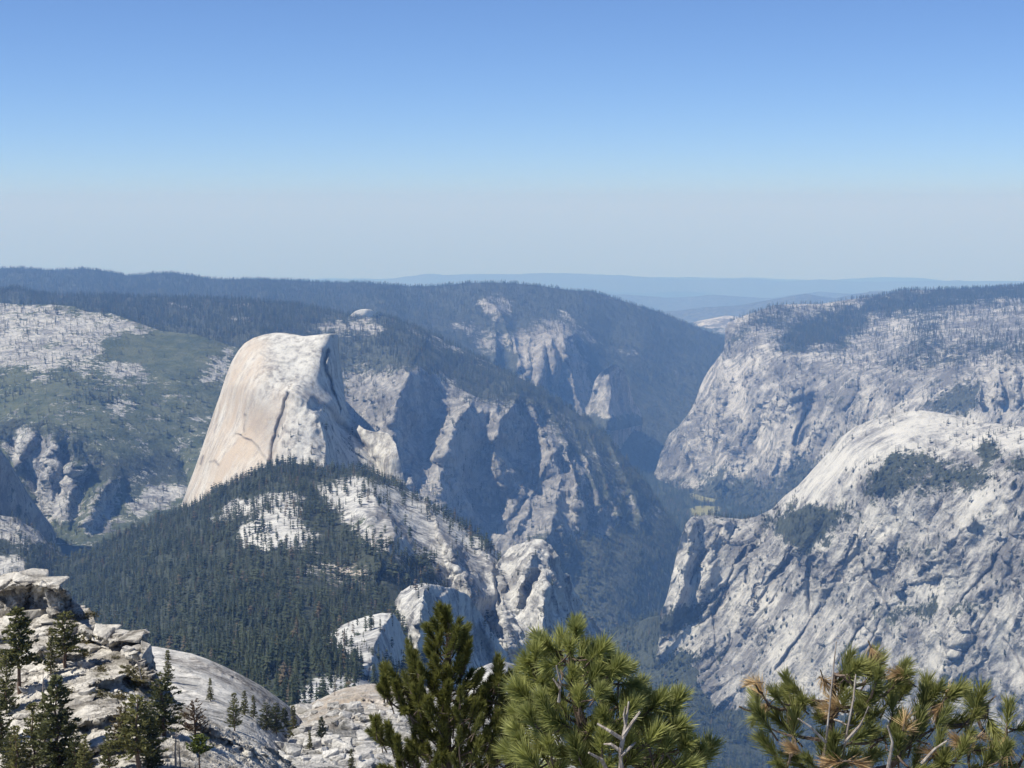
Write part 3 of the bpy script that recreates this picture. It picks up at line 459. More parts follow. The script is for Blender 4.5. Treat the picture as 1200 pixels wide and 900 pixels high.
landform('cliff', 'F3', [(345, 782, 1.95e3), (360, 768, 1.95e3), (370, 752, 1.96e3), (390, 738, 1.97e3), (410, 728, 1.98e3), (430, 722, 1.98e3), (448, 718, 1.98e3), (462, 719, 1.98e3), (467, 728, 2.0e3), (474, 745, 2.04e3), (482, 765, 2.1e3), (490, 790, 2.15e3)],
    [(340, 850, 1.4e3), (400, 850, 1.4e3), (450, 850, 1.5e3), (490, 850, 1.7e3)], [(400, 760, 1.75e3), (440, 760, 1.78e3), (420, 790, 1.55e3), (460, 770, 1.85e3), (430, 740, 1.85e3)],
    M_G4, 'white granite slab patch with scattered pines at the forest foot', 'granite slab',
    feats=[([(452, 730), (440, 750), (436, 775)], 60, 24, 40)],
    maps=[('rough', None, 0.55, 1), ('trees', None, 14, 1), ('forest', [(340, 785), (360, 765), (385, 760), (420, 775), (480, 778), (490, 860), (340, 860)], 0.55, 5), ('trees', [(340, 785), (360, 765), (385, 760), (420, 775), (480, 778), (490, 860), (340, 860)], 45, 5),
          ('forest', [(395, 772), (470, 775), (470, 788), (400, 786)], 0.0, 3)], amp=1.3, lam=(40, 3.5), seed=77, back=((20, 8), (60, 40), (200, 200)))
landform('granite_dome', 'F5', [(545, 795, 1.25e3), (560, 783, 1.25e3), (575, 777, 1.25e3), (590, 775, 1.25e3), (602, 778, 1.25e3), (614, 790, 1.26e3), (624, 806, 1.27e3)],
    [(480, 940, 0.9e3), (590, 960, 0.9e3), (700, 940, 0.95e3)], [(585, 795, 1.22e3)], M_G4, 'small white slab glimpsed behind the dark pine', 'granite slab', maps=[('rough', None, 0.3, 1)], lam=(20, 4), seed=78, back=((10, 4), (40, 40), (60, 300)))

JR = random.Random(4)
def joints(n, x0, x1, y0, y1, dx, dy, depth):
    f = []
    for _ in range(n):
        x, y = JR.uniform(x0, x1), JR.uniform(y0, y1); k = JR.uniform(.5, 1.3); b_ = JR.uniform(-8, 8)
        f.append(([(x, y), (x + dx * k * .5 + b_, y + dy * k * .5), (x + dx * k, y + dy * k)], -depth * JR.uniform(.6, 1.3), 2.6, 4.0))
    return f
H_JOINTS = joints(18, 850, 1190, 415, 540, -16, 44, 45)
# H: the great cliffs of the north rim
landform('cliff', 'H',
    [(768, 552, 12.4e3), (772, 540, 12.4e3), (778, 527, 12.4e3), (785, 513, 12.4e3), (795, 504, 12.4e3), (805, 490, 12.5e3), (815, 470, 12.6e3), (822, 450, 12.7e3), (832, 430, 12.8e3), (842, 417, 12.9e3), (847, 412, 12.95e3), (850, 400, 13e3), (849, 388, 13e3), (853, 378, 13.1e3), (870, 371, 13.3e3), (890, 364, 13.5e3), (905, 358, 13.7e3), (930, 356, 13.9e3), (960, 356, 14e3), (990, 352, 14.2e3), (1020, 348, 14.4e3), (1060, 340, 14.6e3), (1100, 340, 14.6e3), (1150, 338, 14.6e3), (1200, 335, 14.5e3), (1350, 333, 14e3)],
    [(768, 560, 12.2e3), (785, 568, 11.9e3), (800, 575, 11.7e3), (830, 585, 11.4e3), (900, 620, 10.7e3), (1000, 640, 9.9e3), (1100, 640, 9.3e3), (1350, 640, 8.2e3)],
    [(800, 530, 12.1e3), (830, 500, 12.1e3), (850, 440, 12.35e3), (870, 470, 11.95e3), (850, 540, 11.65e3), (900, 540, 11.25e3), (880, 410, 12.3e3), (900, 400, 12.4e3), (920, 415, 11.95e3), (950, 412, 11.75e3), (920, 440, 11.65e3), (1000, 445, 11.0e3), (960, 480, 11.1e3), (950, 385, 12.9e3), (1000, 400, 12.3e3), (1050, 395, 12.0e3), (1060, 430, 10.7e3), (1000, 540, 10.4e3), (1090, 400, 11.3e3), (1150, 370, 12.5e3), (1180, 370, 12.2e3), (1120, 430, 10.2e3), (1200, 420, 9.8e3), (1200, 470, 9.45e3), (1140, 480, 9.7e3), (1350, 430, 9.1e3)],
    M_G12, 'huge pale granite cliffs with forest on their rim, right of the valley', 'cliff',
    feats=[([(845, 415), (850, 440), (848, 470), (842, 510)], 150, 20, 26), ([(885, 455), (870, 500), (852, 560)], 140, 30, 26), ([(930, 450), (915, 500), (905, 560)], 150, 22, 28), ([(980, 415), (1000, 440), (985, 470), (960, 500)], 130, 24, 24), ([(1090, 395), (1075, 420), (1060, 450)], 140, 30, 20),
           ([(1040, 405), (1015, 430)], 70, 20, 14), ([(800, 505), (806, 530), (812, 550)], 110, 12, 14), ([(1170, 425), (1172, 470)], 90, 12, 10), ([(1190, 420), (1192, 470)], 80, 12, 8), ([(1150, 430), (1150, 470)], 80, 12, 10), ([(820, 480), (826, 510), (830, 540)], -70, 12, 10), ([(955, 470), (945, 510), (930, 550)], -90, 14, 12), ([(895, 480), (885, 520)], -60, 10, 10)] + H_JOINTS,
    maps=[('forest', None, 0.24, 1), ('scrub', None, 0.1, 1), ('trees', None, 4, 1), ('rough', None, 1.25, 1), *[('stain_shade', ('line', j[0]), 0.5, 2.6) for j in H_JOINTS],
          ('forest', [(905, 400), (935, 375), (985, 362), (1030, 347), (1090, 336), (1350, 330), (1350, 356), (1200, 352), (1150, 353), (1105, 362), (1060, 365), (1020, 372), (1005, 390), (985, 405), (940, 412), (918, 408)], 0.80, 8),
          ('trees', [(905, 400), (935, 375), (985, 362), (1030, 347), (1090, 336), (1350, 330), (1350, 356), (1200, 352), (1150, 353), (1105, 362), (1060, 365), (1020, 372), (1005, 390), (985, 405), (940, 412), (918, 408)], 30, 5),
          ('forest', [(870, 378), (905, 360), (932, 362), (930, 376), (880, 392), (862, 402), (850, 420), (845, 418)], 0.60, 7), ('trees', [(870, 378), (905, 360), (932, 362), (930, 376), (880, 392), (862, 402), (850, 420), (845, 418)], 18, 4),
          ('forest', [(1070, 372), (1110, 372), (1105, 410), (1140, 400), (1200, 395), (1350, 395), (1350, 420), (1140, 424), (1090, 428), (1050, 440), (1040, 430), (1075, 400)], 0.58, 9), ('trees', [(1070, 372), (1110, 372), (1105, 410), (1140, 400), (1200, 395), (1350, 395), (1350, 420), (1140, 424), (1090, 428), (1050, 440), (1040, 430), (1075, 400)], 16, 6),
          ('forest', [(1095, 460), (1120, 450), (1150, 447), (1148, 475), (1120, 490), (1080, 480)], 0.72, 9), ('trees', [(1095, 460), (1120, 450), (1150, 447), (1148, 475), (1120, 490), (1080, 480)], 12, 6),
          ('forest', [(960, 445), (1000, 450), (1050, 440), (1040, 460), (990, 480), (960, 490), (950, 470)], 0.36, 13), ('forest', [(965, 480), (985, 480), (990, 520), (950, 560), (940, 540)], 0.40, 13),
          ('forest', [(905, 490), (925, 480), (930, 500), (900, 510)], 0.44, 8), ('forest', [(840, 550), (880, 558), (910, 568), (940, 540), (1000, 560), (1000, 650), (840, 620), (790, 575), (820, 570)], 0.80, 9), ('trees', [(840, 550), (880, 558), (910, 568), (940, 540), (1000, 560), (1000, 650), (840, 620), (790, 575), (820, 570)], 34, 6),
          ('forest', [(850, 553), (868, 545), (890, 552), (885, 560), (860, 560)], 0.1, 4)],
    lam=(70, 3.5), seed=81, step=1.05, aniso=0.35, amp=1.1, blocky=0.9, strike=0.3, rmod=0.7, back=((200, 20), (1000, 100), (2500, 600)), warp=8)

I_JOINTS = joints(16, 840, 1200, 610, 760, -46, 66, 20) + joints(6, 1000, 1200, 640, 780, 30, 50, 16) + joints(5, 810, 900, 615, 700, -10, 60, 18)
# I: the dome and bright rock wall on the right
landform('granite_dome', 'I',
    [(776, 735, 6.32e3), (774, 728, 6.32e3), (777, 716, 6.33e3), (782, 700, 6.34e3), (787, 680, 6.36e3), (792, 655, 6.38e3), (797, 635, 6.4e3), (803, 616, 6.42e3), (810, 607, 6.45e3), (830, 604, 6.5e3), (850, 607, 6.5e3), (870, 609, 6.5e3), (888, 606, 6.48e3), (905, 597, 6.45e3), (920, 581, 6.45e3), (935, 570, 6.45e3), (950, 553, 6.45e3), (970, 531, 6.45e3), (985, 513, 6.45e3), (1000, 502, 6.44e3), (1015, 494, 6.42e3), (1035, 487, 6.38e3), (1055, 483, 6.35e3), (1080, 481, 6.3e3), (1105, 484, 6.25e3), (1130, 489, 6.2e3), (1160, 495, 6.1e3), (1185, 498, 6.05e3), (1200, 500, 6.0e3), (1350, 515, 5.7e3)],
    [(766, 790, 6.3e3), (785, 840, 6.25e3), (820, 870, 6.1e3), (900, 890, 5.95e3), (1000, 900, 5.75e3), (1100, 900, 5.6e3), (1200, 900, 5.4e3), (1350, 900, 5.1e3)],
    [(850, 640, 6.42e3), (830, 700, 6.34e3), (800, 760, 6.3e3), (830, 820, 6.15e3), (900, 640, 6.34e3), (930, 600, 6.3e3), (900, 700, 6.24e3), (900, 780, 6.08e3), (960, 570, 6.22e3), (1000, 530, 6.18e3), (1060, 510, 6.1e3), (1000, 590, 6.05e3), (1080, 540, 5.98e3), (1080, 575, 5.82e3), (1120, 520, 6.0e3), (1180, 530, 5.8e3), (950, 660, 6.1e3), (1000, 700, 5.95e3), (1060, 640, 5.84e3), (1100, 620, 5.74e3), (1150, 580, 5.68e3), (1200, 560, 5.6e3), (1200, 640, 5.5e3), (1100, 700, 5.68e3), (1180, 720, 5.48e3), (1000, 780, 5.84e3), (1100, 790, 5.62e3), (1200, 800, 5.4e3), (1350, 600, 5.2e3)],
    M_G6, 'broad granite dome above a bright scarred rock wall, trees on its ledges', 'granite dome',
    feats=[([(948, 655), (946, 690), (950, 720)], -40, 5, 5), ([(810, 612), (806, 650), (798, 690), (790, 720)], 40, 30, 14), ([(850, 612), (838, 650), (826, 690)], 30, 20, 16), ([(900, 660), (880, 700), (850, 740), (820, 770)], 22, 26, 22), ([(970, 640), (940, 680), (900, 740)], 22, 24, 20),
           ([(1190, 560), (1150, 600), (1110, 640)], 36, 44, 30), ([(1195, 600), (1185, 640), (1170, 690)], 24, 16, 14), ([(1150, 690), (1130, 740), (1110, 790)], 22, 20, 18), ([(1060, 680), (1030, 730), (990, 780)], 18, 22, 20), ([(1030, 600), (1000, 640), (970, 680)], 20, 20, 18), ([(1000, 650), (960, 720), (930, 790)], -16, 10, 10)] + I_JOINTS, fm=1.3, amp=1.05, blocky=1.0, strike=0.6, rmod=0.8,
    maps=[('rough', None, 1.05, 1), ('forest', None, 0.22, 1), *[('stain_shade', ('line', j[0]), 0.8, 2.6) for j in I_JOINTS], ('scrub', None, 0.12, 1), ('trees', None, 13, 1), ('stain_shade', [(900, 600), (960, 540), (1000, 500), (1080, 478), (1350, 500), (1350, 540), (1150, 530), (1040, 530), (960, 590), (930, 610)], 0.03, 6), ('stain_shade', [(1100, 600), (1200, 540), (1350, 540), (1350, 620), (1180, 660), (1090, 640)], 0.08, 8),
          ('rough', [(900, 600), (960, 540), (1000, 500), (1080, 478), (1350, 500), (1350, 540), (1150, 530), (1040, 530), (960, 590), (930, 610)], 0.16, 6), ('forest', [(900, 600), (960, 540), (1000, 500), (1080, 478), (1350, 500), (1350, 540), (1150, 530), (1040, 530), (960, 590), (930, 610)], 0.0, 6), ('trees', [(900, 600), (960, 540), (1000, 500), (1080, 478), (1350, 500), (1350, 540), (1150, 530), (1040, 530), (960, 590), (930, 610)], 0.4, 6),
          ('trees', [(1100, 484), (1350, 510), (1350, 560), (1190, 560), (1130, 520)], 12, 6),
          ('forest', [(1008, 570), (1020, 545), (1050, 530), (1090, 528), (1130, 545), (1165, 560), (1140, 572), (1090, 578), (1040, 585), (1010, 582)], 0.71, 8), ('trees', [(1008, 570), (1020, 545), (1050, 530), (1090, 528), (1130, 545), (1165, 560), (1140, 572), (1090, 578), (1040, 585), (1010, 582)], 45, 5),
          ('forest', [(1142, 525), (1158, 514), (1178, 528), (1165, 540), (1150, 545)], 0.82, 6), ('trees', [(1142, 525), (1158, 514), (1178, 528), (1165, 540), (1150, 545)], 60, 3), ('forest', [(1180, 545), (1200, 530), (1350, 540), (1350, 560), (1190, 556)], 0.78, 7), ('trees', [(1180, 545), (1200, 530), (1350, 540), (1350, 560), (1190, 556)], 60, 4),
          ('forest', [(915, 600), (930, 590), (990, 592), (1005, 605), (985, 615), (960, 640), (945, 650), (915, 635), (895, 615)], 0.84, 8), ('trees', [(915, 600), (930, 590), (990, 592), (1005, 605), (985, 615), (960, 640), (945, 650), (915, 635), (895, 615)], 70, 5),
          ('forest', [(800, 604), (890, 604), (915, 600), (905, 612), (870, 616), (820, 612)], 0.36, 6), ('trees', [(800, 602), (890, 604), (930, 590), (905, 612), (870, 614), (820, 610)], 60, 3),
          ('forest', [(1070, 640), (1090, 620), (1110, 635), (1090, 650), (1040, 660), (1010, 650)], 0.52, 8), ('trees', [(1070, 640), (1090, 620), (1110, 635), (1090, 650), (1040, 660), (1010, 650)], 26, 5),
          ('forest', [(1010, 710), (1060, 700), (1100, 706), (1150, 712), (1140, 722), (1080, 728), (1030, 740)], 0.65, 8), ('trees', [(1010, 710), (1060, 700), (1100, 706), (1150, 712), (1140, 722), (1080, 728), (1030, 740)], 30, 5),
          ('forest', [(880, 640), (920, 650), (900, 670), (870, 680)], 0.32, 9), ('trees', [(880, 640), (920, 650), (900, 670), (870, 680)], 14, 6), ('forest', [(960, 740), (1000, 735), (990, 770), (950, 780)], 0.32, 9),
          ('forest', [(770, 722), (800, 712), (840, 700), (820, 722), (796, 740), (766, 752)], 0.84, 6), ('trees', [(770, 722), (800, 712), (840, 700), (820, 722), (796, 740), (766, 752)], 60, 3),
          ('forest', [(760, 768), (790, 768), (828, 766), (812, 782), (795, 790), (790, 850), (760, 850)], 0.84, 6), ('trees', [(760, 768), (790, 768), (828, 766), (812, 782), (795, 790), (790, 850), (760, 850)], 60, 3),
          ('forest', [(780, 826), (830, 832), (900, 826), (1000, 840), (1200, 860), (1350, 870), (1350, 910), (780, 900)], 1.0, 4), ('trees', [(780, 826), (830, 832), (900, 826), (1000, 840), (1200, 860), (1350, 870), (1350, 910), (780, 900)], 70, 4)],
    lam=(70, 3.5), seed=91, step=1.05, aniso=0.36, back=((80, 12), (300, 90), (700, 600)), warp=7)
landform('mountainside', 'J', [(690, 760, 6.9e3), (702, 746, 6.9e3), (722, 739, 6.85e3), (745, 730, 6.75e3), (762, 723, 6.6e3), (780, 720, 6.42e3), (800, 722, 6.36e3), (840, 760, 6.3e3), (900, 840, 6.2e3)],
    [(690, 900, 5.6e3), (740, 900, 5.6e3), (900, 910, 5.7e3)], [(740, 780, 6.4e3), (770, 760, 6.4e3), (780, 800, 6.2e3)], M_G6, 'dark forested slope at the foot of the right rock wall', 'forested slope',
    maps=[('forest', None, 0.97, 1), ('trees', None, 60, 1), ('rough', None, 0.5, 1)], lam=(40, 5), seed=95, back=((60, 30), (200, 200)))
# ------------------------------------------------------------------ the near ridge, slabs and summit ground
M_NEAR = granite('granite_ridge', 0.10, light=(0.61, 0.575, 0.50), mid=(0.44, 0.41, 0.355), dark=(0.16, 0.145, 0.12), scrub_a=(0.07, 0.065, 0.028), scrub_b=(0.13, 0.11, 0.045), streak=0.3, tilt=0.6)
M_SLAB = granite('granite_slab', 0.22, light=(0.56, 0.54, 0.49), mid=(0.40, 0.385, 0.355), dark=(0.15, 0.145, 0.13), streak=0.3, tilt=0.9)
SHR = (0.0, 0.0)
landform('rocky_slope', 'K2', [(60, 800, 330), (110, 775, 380), (150, 760, 430), (165, 756, 435), (185, 758, 432), (205, 762, 430), (225, 766, 428), (245, 773, 426), (265, 782, 424), (285, 792, 424), (305, 803, 426), (325, 817, 430), (340, 829, 436), (352, 842, 445), (365, 860, 455)],
    [(60, 940, 260), (150, 945, 260), (250, 950, 260), (330, 940, 290), (365, 930, 330)], [(200, 800, 385), (260, 820, 375), (310, 840, 385), (230, 850, 330), (300, 880, 320)], M_SLAB, 'smooth pale granite slab curving down behind the near rocks', 'granite slab',
    maps=[('rough', None, 0.5, 1), ('scrub', None, 0.15, 1), ('stain_shade', ('line', [(195, 768), (240, 785), (290, 812), (330, 842)]), 0.8, 7), ('stain_shade', ('line', [(225, 772), (270, 790), (310, 815), (345, 842)]), 0.9, 5), ('stain_shade', ('line', [(180, 790), (230, 805), (280, 835)]), 0.5, 5), ('stain_shade', ('line', [(250, 778), (300, 805), (338, 832)]), 0.9, 5), ('rough', [(100, 830), (240, 830), (300, 850), (365, 860), (365, 940), (100, 940)], 1.0, 8)], lam=(50, 3), seed=111, step=0.9, aniso=0.7, back=((6, 2), (30, 16), (60, 60)), feats=[([(180, 770), (250, 800), (330, 850)], 3, 8, 6), ([(170, 790), (240, 815), (300, 850)], 3, 8, 6), ([(230, 772), (290, 800), (345, 840)], 3, 6, 8)], tops_jit=0.4)  # dark streaks, and lines that paint the shade along the right edge
landform('rocky_slope', 'K3', [(225, 850, 430), (270, 852, 450), (310, 848, 470), (340, 838, 480), (358, 828, 490), (380, 817, 500), (400, 808, 505), (430, 802, 505), (470, 803, 500), (520, 808, 490), (560, 818, 470), (600, 850, 450), (640, 900, 440)],
    [(225, 960, 250), (320, 970, 250), (420, 970, 250), (520, 970, 260), (640, 970, 330)], [(300, 880, 355), (380, 850, 400), (440, 850, 400), (440, 890, 340), (520, 860, 390), (350, 890, 330)], M_SLAB, 'pale rubble slope of broken granite below the forest', 'rubble slope',
    maps=[('rough', None, 1.3, 1), ('scrub', None, 0.26, 1), ('warm', [(370, 800), (470, 795), (480, 825), (400, 840), (360, 850)], 0.8, 10), ('trees', [(360, 800), (480, 795), (480, 830), (380, 840)], 30, 6)], lam=(40, 3), seed=112, step=0.9, aniso=0.8, back=((8, 2), (40, 20), (80, 80)), blocky=2.2, fsc=0.6,
    feats=[([(385, 825), (420, 818), (470, 826)], 8, 6, 10), ([(380, 850), (410, 838), (440, 842)], 8, 6, 10), ([(350, 870), (380, 862), (400, 880)], 8, 6, 10)])
landform('rocky_slope', 'K1', [(-260, 730, 190), (-150, 700, 188), (-60, 684, 187), (-20, 676, 186), (0, 674, 185), (15, 670, 184), (35, 669, 183), (52, 673, 182), (62, 680, 182), (76, 690, 181), (84, 702, 180), (96, 713, 179), (107, 716, 178), (112, 730, 176), (125, 736, 175), (140, 740, 173), (155, 740, 171), (164, 744, 170), (172, 755, 168), (180, 775, 166), (188, 800, 164), (205, 820, 162), (235, 835, 160), (258, 850, 160), (290, 868, 162), (320, 880, 166), (345, 897, 170), (370, 920, 175)],
    [(-260, 1010, 120), (-60, 1000, 115), (50, 1000, 112), (150, 1000, 110), (250, 1000, 110), (330, 990, 118), (370, 960, 150)], [(0, 720, 180), (60, 720, 178), (60, 760, 170), (0, 800, 162), (100, 800, 157), (150, 780, 163), (60, 860, 146), (150, 860, 142), (220, 870, 145), (280, 890, 148), (0, 900, 142), (120, 910, 132), (220, 915, 130)],
    M_NEAR, 'near rocky ridge of sunlit broken granite dotted with small pines', 'rocky ridge',
    maps=[('rough', None, 1.15, 1), ('scrub', None, 0.16, 1), ('scrub', [(90, 735), (130, 740), (120, 760), (95, 770)], 0.55, 4), ('scrub', [(110, 775), (130, 778), (130, 795), (112, 792)], 0.65, 4), ('scrub', [(140, 780), (170, 785), (170, 805), (142, 802)], 0.65, 4), ('scrub', [(105, 805), (150, 808), (140, 822), (105, 820)], 0.6, 4), ('scrub', [(0, 830), (60, 840), (90, 900), (0, 900)], 0.35, 8)],
    lam=(60, 3), seed=113, step=0.8, aniso=0.9, back=((1.5, .6), (8, 6), (20, 30)), blocky=2.5, fsc=0.6, warp=9,
    feats=[([(0, 690), (30, 684), (60, 690), (78, 694)], 5, 10, 16), ([(66, 690), (66, 710), (64, 722)], 3, 8, 10), ([(36, 684), (34, 705), (32, 724)], -2.5, 5, 5), ([(80, 696), (84, 715)], -2, 5, 5), ([(100, 740), (130, 752), (165, 748)], 4, 8, 12), ([(160, 765), (175, 785), (182, 800)], 4, 16, 8), ([(110, 800), (150, 790), (170, 800)], 3, 8, 8), ([(90, 850), (140, 835), (170, 840)], 3, 8, 10), ([(100, 880), (140, 868), (180, 880)], 3, 8, 10), ([(40, 760), (70, 770), (95, 765)], 3, 8, 10), ([(230, 850), (260, 862), (290, 880)], 4, 8, 12)])
def summit_ground():
    r = np.geomspace(0.8, 120, 90); a = np.radians(np.linspace(-100, 100, 220)); R_, A_ = np.meshgrid(r, a, indexing='ij')
    x, y = R_ * np.sin(A_), R_ * np.cos(A_); q = np.stack([x.ravel(), y.ravel(), np.zeros(x.size)], -1)
    sl_ = 0.325 + 0.09 * sstep(-0.06, 0.12, A_.ravel()); n = fbm(q / 2.5, 4, 0.5, 77) * 0.28 + np.abs(facets(q / 1.3, 78)) * 0.22
    z = CAMZ - 1.75 - sl_ * R_.ravel() - 0.15 * R_.ravel() ** 2 / 60 - 0.25 + n * np.clip(R_.ravel() / 8, 0.15, 1)
    V = np.stack([x.ravel(), y.ravel(), z], -1); at = {k: np.zeros(len(V)) for k in ('forest', 'warm', 'stain_shade')}; at['scrub'] = np.full(len(V), 0.2); at['rough'] = np.ones(len(V))
    o = mesh_np('summit_ground', V, gridfaces(len(r), len(a)), granite('granite_summit', 0.02, light=(0.5, 0.47, 0.42), streak=0.2), attrs=at)
    tag(o, 'rocky summit ground under the nearest pines', 'ground', kind='structure')
summit_ground()
# ------------------------------------------------------------------ conifers
def foliage_mat(name, a, b_, var=0.5):
    b = NB(name); oi = b.n('ShaderNodeObjectInfo'); n = b.noise(b.pos(), 0.35, 3, 0.6)
    f = b.math('ADD', b.math('MULTIPLY', oi.outputs['Random'], var), b.math('MULTIPLY', n, 1 - var))
    c = b.mix(b.rng(f, 0.2, 0.8), a, b_)
    c = b.mix(b.math('MULTIPLY', b.math('GREATER_THAN', oi.outputs['Random'], 0.955), 0.7), c, (0.14, 0.10, 0.065))
    m = b.finish(c, 0.8); tr = b.n('ShaderNodeBsdfTranslucent'); b.l(c, tr.inputs['Color']); mx = b.n('ShaderNodeMixShader'); mx.inputs[0].default_value = 0.2
    b.l(b.bs.outputs[0], mx.inputs[1]); b.l(tr.outputs[0], mx.inputs[2]); b.l(mx.outputs[0], b.out.inputs['Surface']); return m
def bark_mat(name, a, b_, s=8):
    b = NB(name); n = b.noise(b.pos((1, 1, 0.25)), s, 4, 0.7); return b.finish(b.mix(b.rng(n, 0.35, 0.65), a, b_), 0.9, n, 0.02, 0.5)
M_FOL = foliage_mat('conifer_foliage', (0.024, 0.038, 0.024), (0.078, 0.092, 0.048))
M_BARK = bark_mat('conifer_bark', (0.10, 0.06, 0.04), (0.19, 0.13, 0.095))
def conifer_geo(seed, levels, per, rmax, base=0.12, power=0.8, ragged=0.35, droop=0.05):
    r = random.Random(seed); V = []; T = []
    for k in range(levels):
        t = (k + 0.5 * r.random()) / levels; z = base + (0.97 - base) * t; R = rmax * (1 - t) ** power * (1 - 0.55 * max(0, 0.25 - t) / 0.25) + 0.008
        a0 = r.random() * 6.28
        for j in range(per):
            a = a0 + 6.283 * j / per + r.uniform(-0.25, 0.25); q = R * r.uniform(1 - ragged, 1 + ragged * 0.6); wd = 3.4 / per
            zt = z - droop * r.uniform(0.4, 1.4) * (1.2 - t); n = len(V); up = 0.035 + 0.03 * r.random()
            V += [(0, 0, z + up), (q * .62 * math.cos(a - wd), q * .62 * math.sin(a - wd), z - 0.012), (q * math.cos(a), q * math.sin(a), zt), (q * .62 * math.cos(a + wd), q * .62 * math.sin(a + wd), z - 0.012)]
            T += [(n, n + 1, n + 2), (n, n + 2, n + 3)]
    n = len(V); V += [(0.012 * math.cos(i * 2.1), 0.012 * math.sin(i * 2.1), 0.93) for i in range(3)] + [(0, 0, 1.0)]
    T += [(n, n + 1, n + 3), (n + 1, n + 2, n + 3), (n + 2, n, n + 3)]
    return V, T
def trunk_geo(r0=0.016, top=0.9, lean=0.0):
    V = []; T = []
    for k, z in enumerate((-0.04, 0.2, top)):
        rr = r0 * (1.1 - z)
        V += [(rr * math.cos(i * 1.257) + lean * z, rr * math.sin(i * 1.257), z) for i in range(5)]
    for k in range(2):
        for i in range(5):
            a, b_ = k * 5 + i, k * 5 + (i + 1) % 5; T += [(a, b_, b_ + 5), (a, b_ + 5, a + 5)]
    return V, T
def tri_mesh(name, V, T, mats, midx=None):
    me = bpy.data.meshes.new(name); me.from_pydata(V, [], T); [me.materials.append(m) for m in mats]
    if midx is not None: me.polygons.foreach_set('material_index', midx)
    me.update(); return me
CROWNS = [tri_mesh('conifer_crown', *conifer_geo(100 + i, lv, pr, rm, bs, pw), [M_FOL]) for i, (lv, pr, rm, bs, pw) in enumerate([(12, 8, 0.13, 0.08, 0.75), (10, 8, 0.16, 0.12, 0.7), (13, 7, 0.11, 0.06, 0.8), (9, 8, 0.22, 0.2, 0.5)])]
TRUNKS = [tri_mesh('conifer_trunk', *trunk_geo(), [M_BARK])]
PROTO = []
for i in range(4):
    V, T = conifer_geo(200 + i, (7, 6, 8, 6)[i], 6, (0.14, 0.19, 0.11, 0.24)[i], (0.05, 0.1, 0.04, 0.12)[i], (0.75, 0.65, 0.8, 0.5)[i]); V2, T2 = trunk_geo(); n = len(V)
    me = tri_mesh('conifer', V + V2, T + [tuple(a + n for a in t) for t in T2], [M_FOL, M_BARK], [0] * len(T) + [1] * len(T2))
    PROTO.append(bpy.data.objects.new('conifer', me))
def instancer():
    g = bpy.data.node_groups.new('trees_on_points', 'GeometryNodeTree')
    g.interface.new_socket('Geometry', in_out='INPUT', socket_type='NodeSocketGeometry'); g.interface.new_socket('Geometry', in_out='OUTPUT', socket_type='NodeSocketGeometry')
    gi, go = g.nodes.new('NodeGroupInput'), g.nodes.new('NodeGroupOutput'); j = g.nodes.new('GeometryNodeJoinGeometry')
    for p in PROTO:
        o = g.nodes.new('GeometryNodeObjectInfo'); o.inputs['Object'].default_value = p; o.inputs['As Instance'].default_value = True; g.links.new(o.outputs['Geometry'], j.inputs[0])
    iop = g.nodes.new('GeometryNodeInstanceOnPoints'); g.links.new(gi.outputs[0], iop.inputs['Points']); g.links.new(j.outputs[0], iop.inputs['Instance']); iop.inputs['Pick Instance'].default_value = True
    def at(n, t):
        a = g.nodes.new('GeometryNodeInputNamedAttribute'); a.data_type = t; a.inputs['Name'].default_value = n; return a.outputs['Attribute']
    g.links.new(at('kind', 'INT'), iop.inputs['Instance Index']); g.links.new(at('siz', 'FLOAT_VECTOR'), iop.inputs['Scale'])
    cx = g.nodes.new('ShaderNodeCombineXYZ'); g.links.new(at('rot', 'FLOAT'), cx.inputs['Z'])
    e2r = g.nodes.new('FunctionNodeEulerToRotation'); g.links.new(cx.outputs[0], e2r.inputs[0]); g.links.new(e2r.outputs[0], iop.inputs['Rotation'])
    g.links.new(iop.outputs[0], go.inputs[0]); return g
GN = instancer()
ZB = np.full((452, 702), 1e9)          # coarse depth of the bare terrain, to skip trees nothing shows
def zsplat(P):
    V = P.reshape(-1, 3); px, py = proj(V); ix = ((px + 100) / 2).astype(int); iy = (py / 2).astype(int)
    k = (ix >= 0) & (ix < 702) & (iy >= 0) & (iy < 452) & (V[:, 1] > 0); np.minimum.at(ZB, (iy[k], ix[k]), V[k, 1])
for k_, L_ in LAND.items(): zsplat(L_['P'])
def visible(P, h, tol=1.012):
    Q = P.copy(); Q[:, 2] += h; px, py = proj(Q); ix = ((px + 100) / 2).astype(int); iy = np.clip((py / 2).astype(int), 0, 451)
    k = (ix >= 0) & (ix < 702); z = ZB[iy, np.clip(ix, 0, 701)]; return k & (P[:, 1] < z * tol + 25)
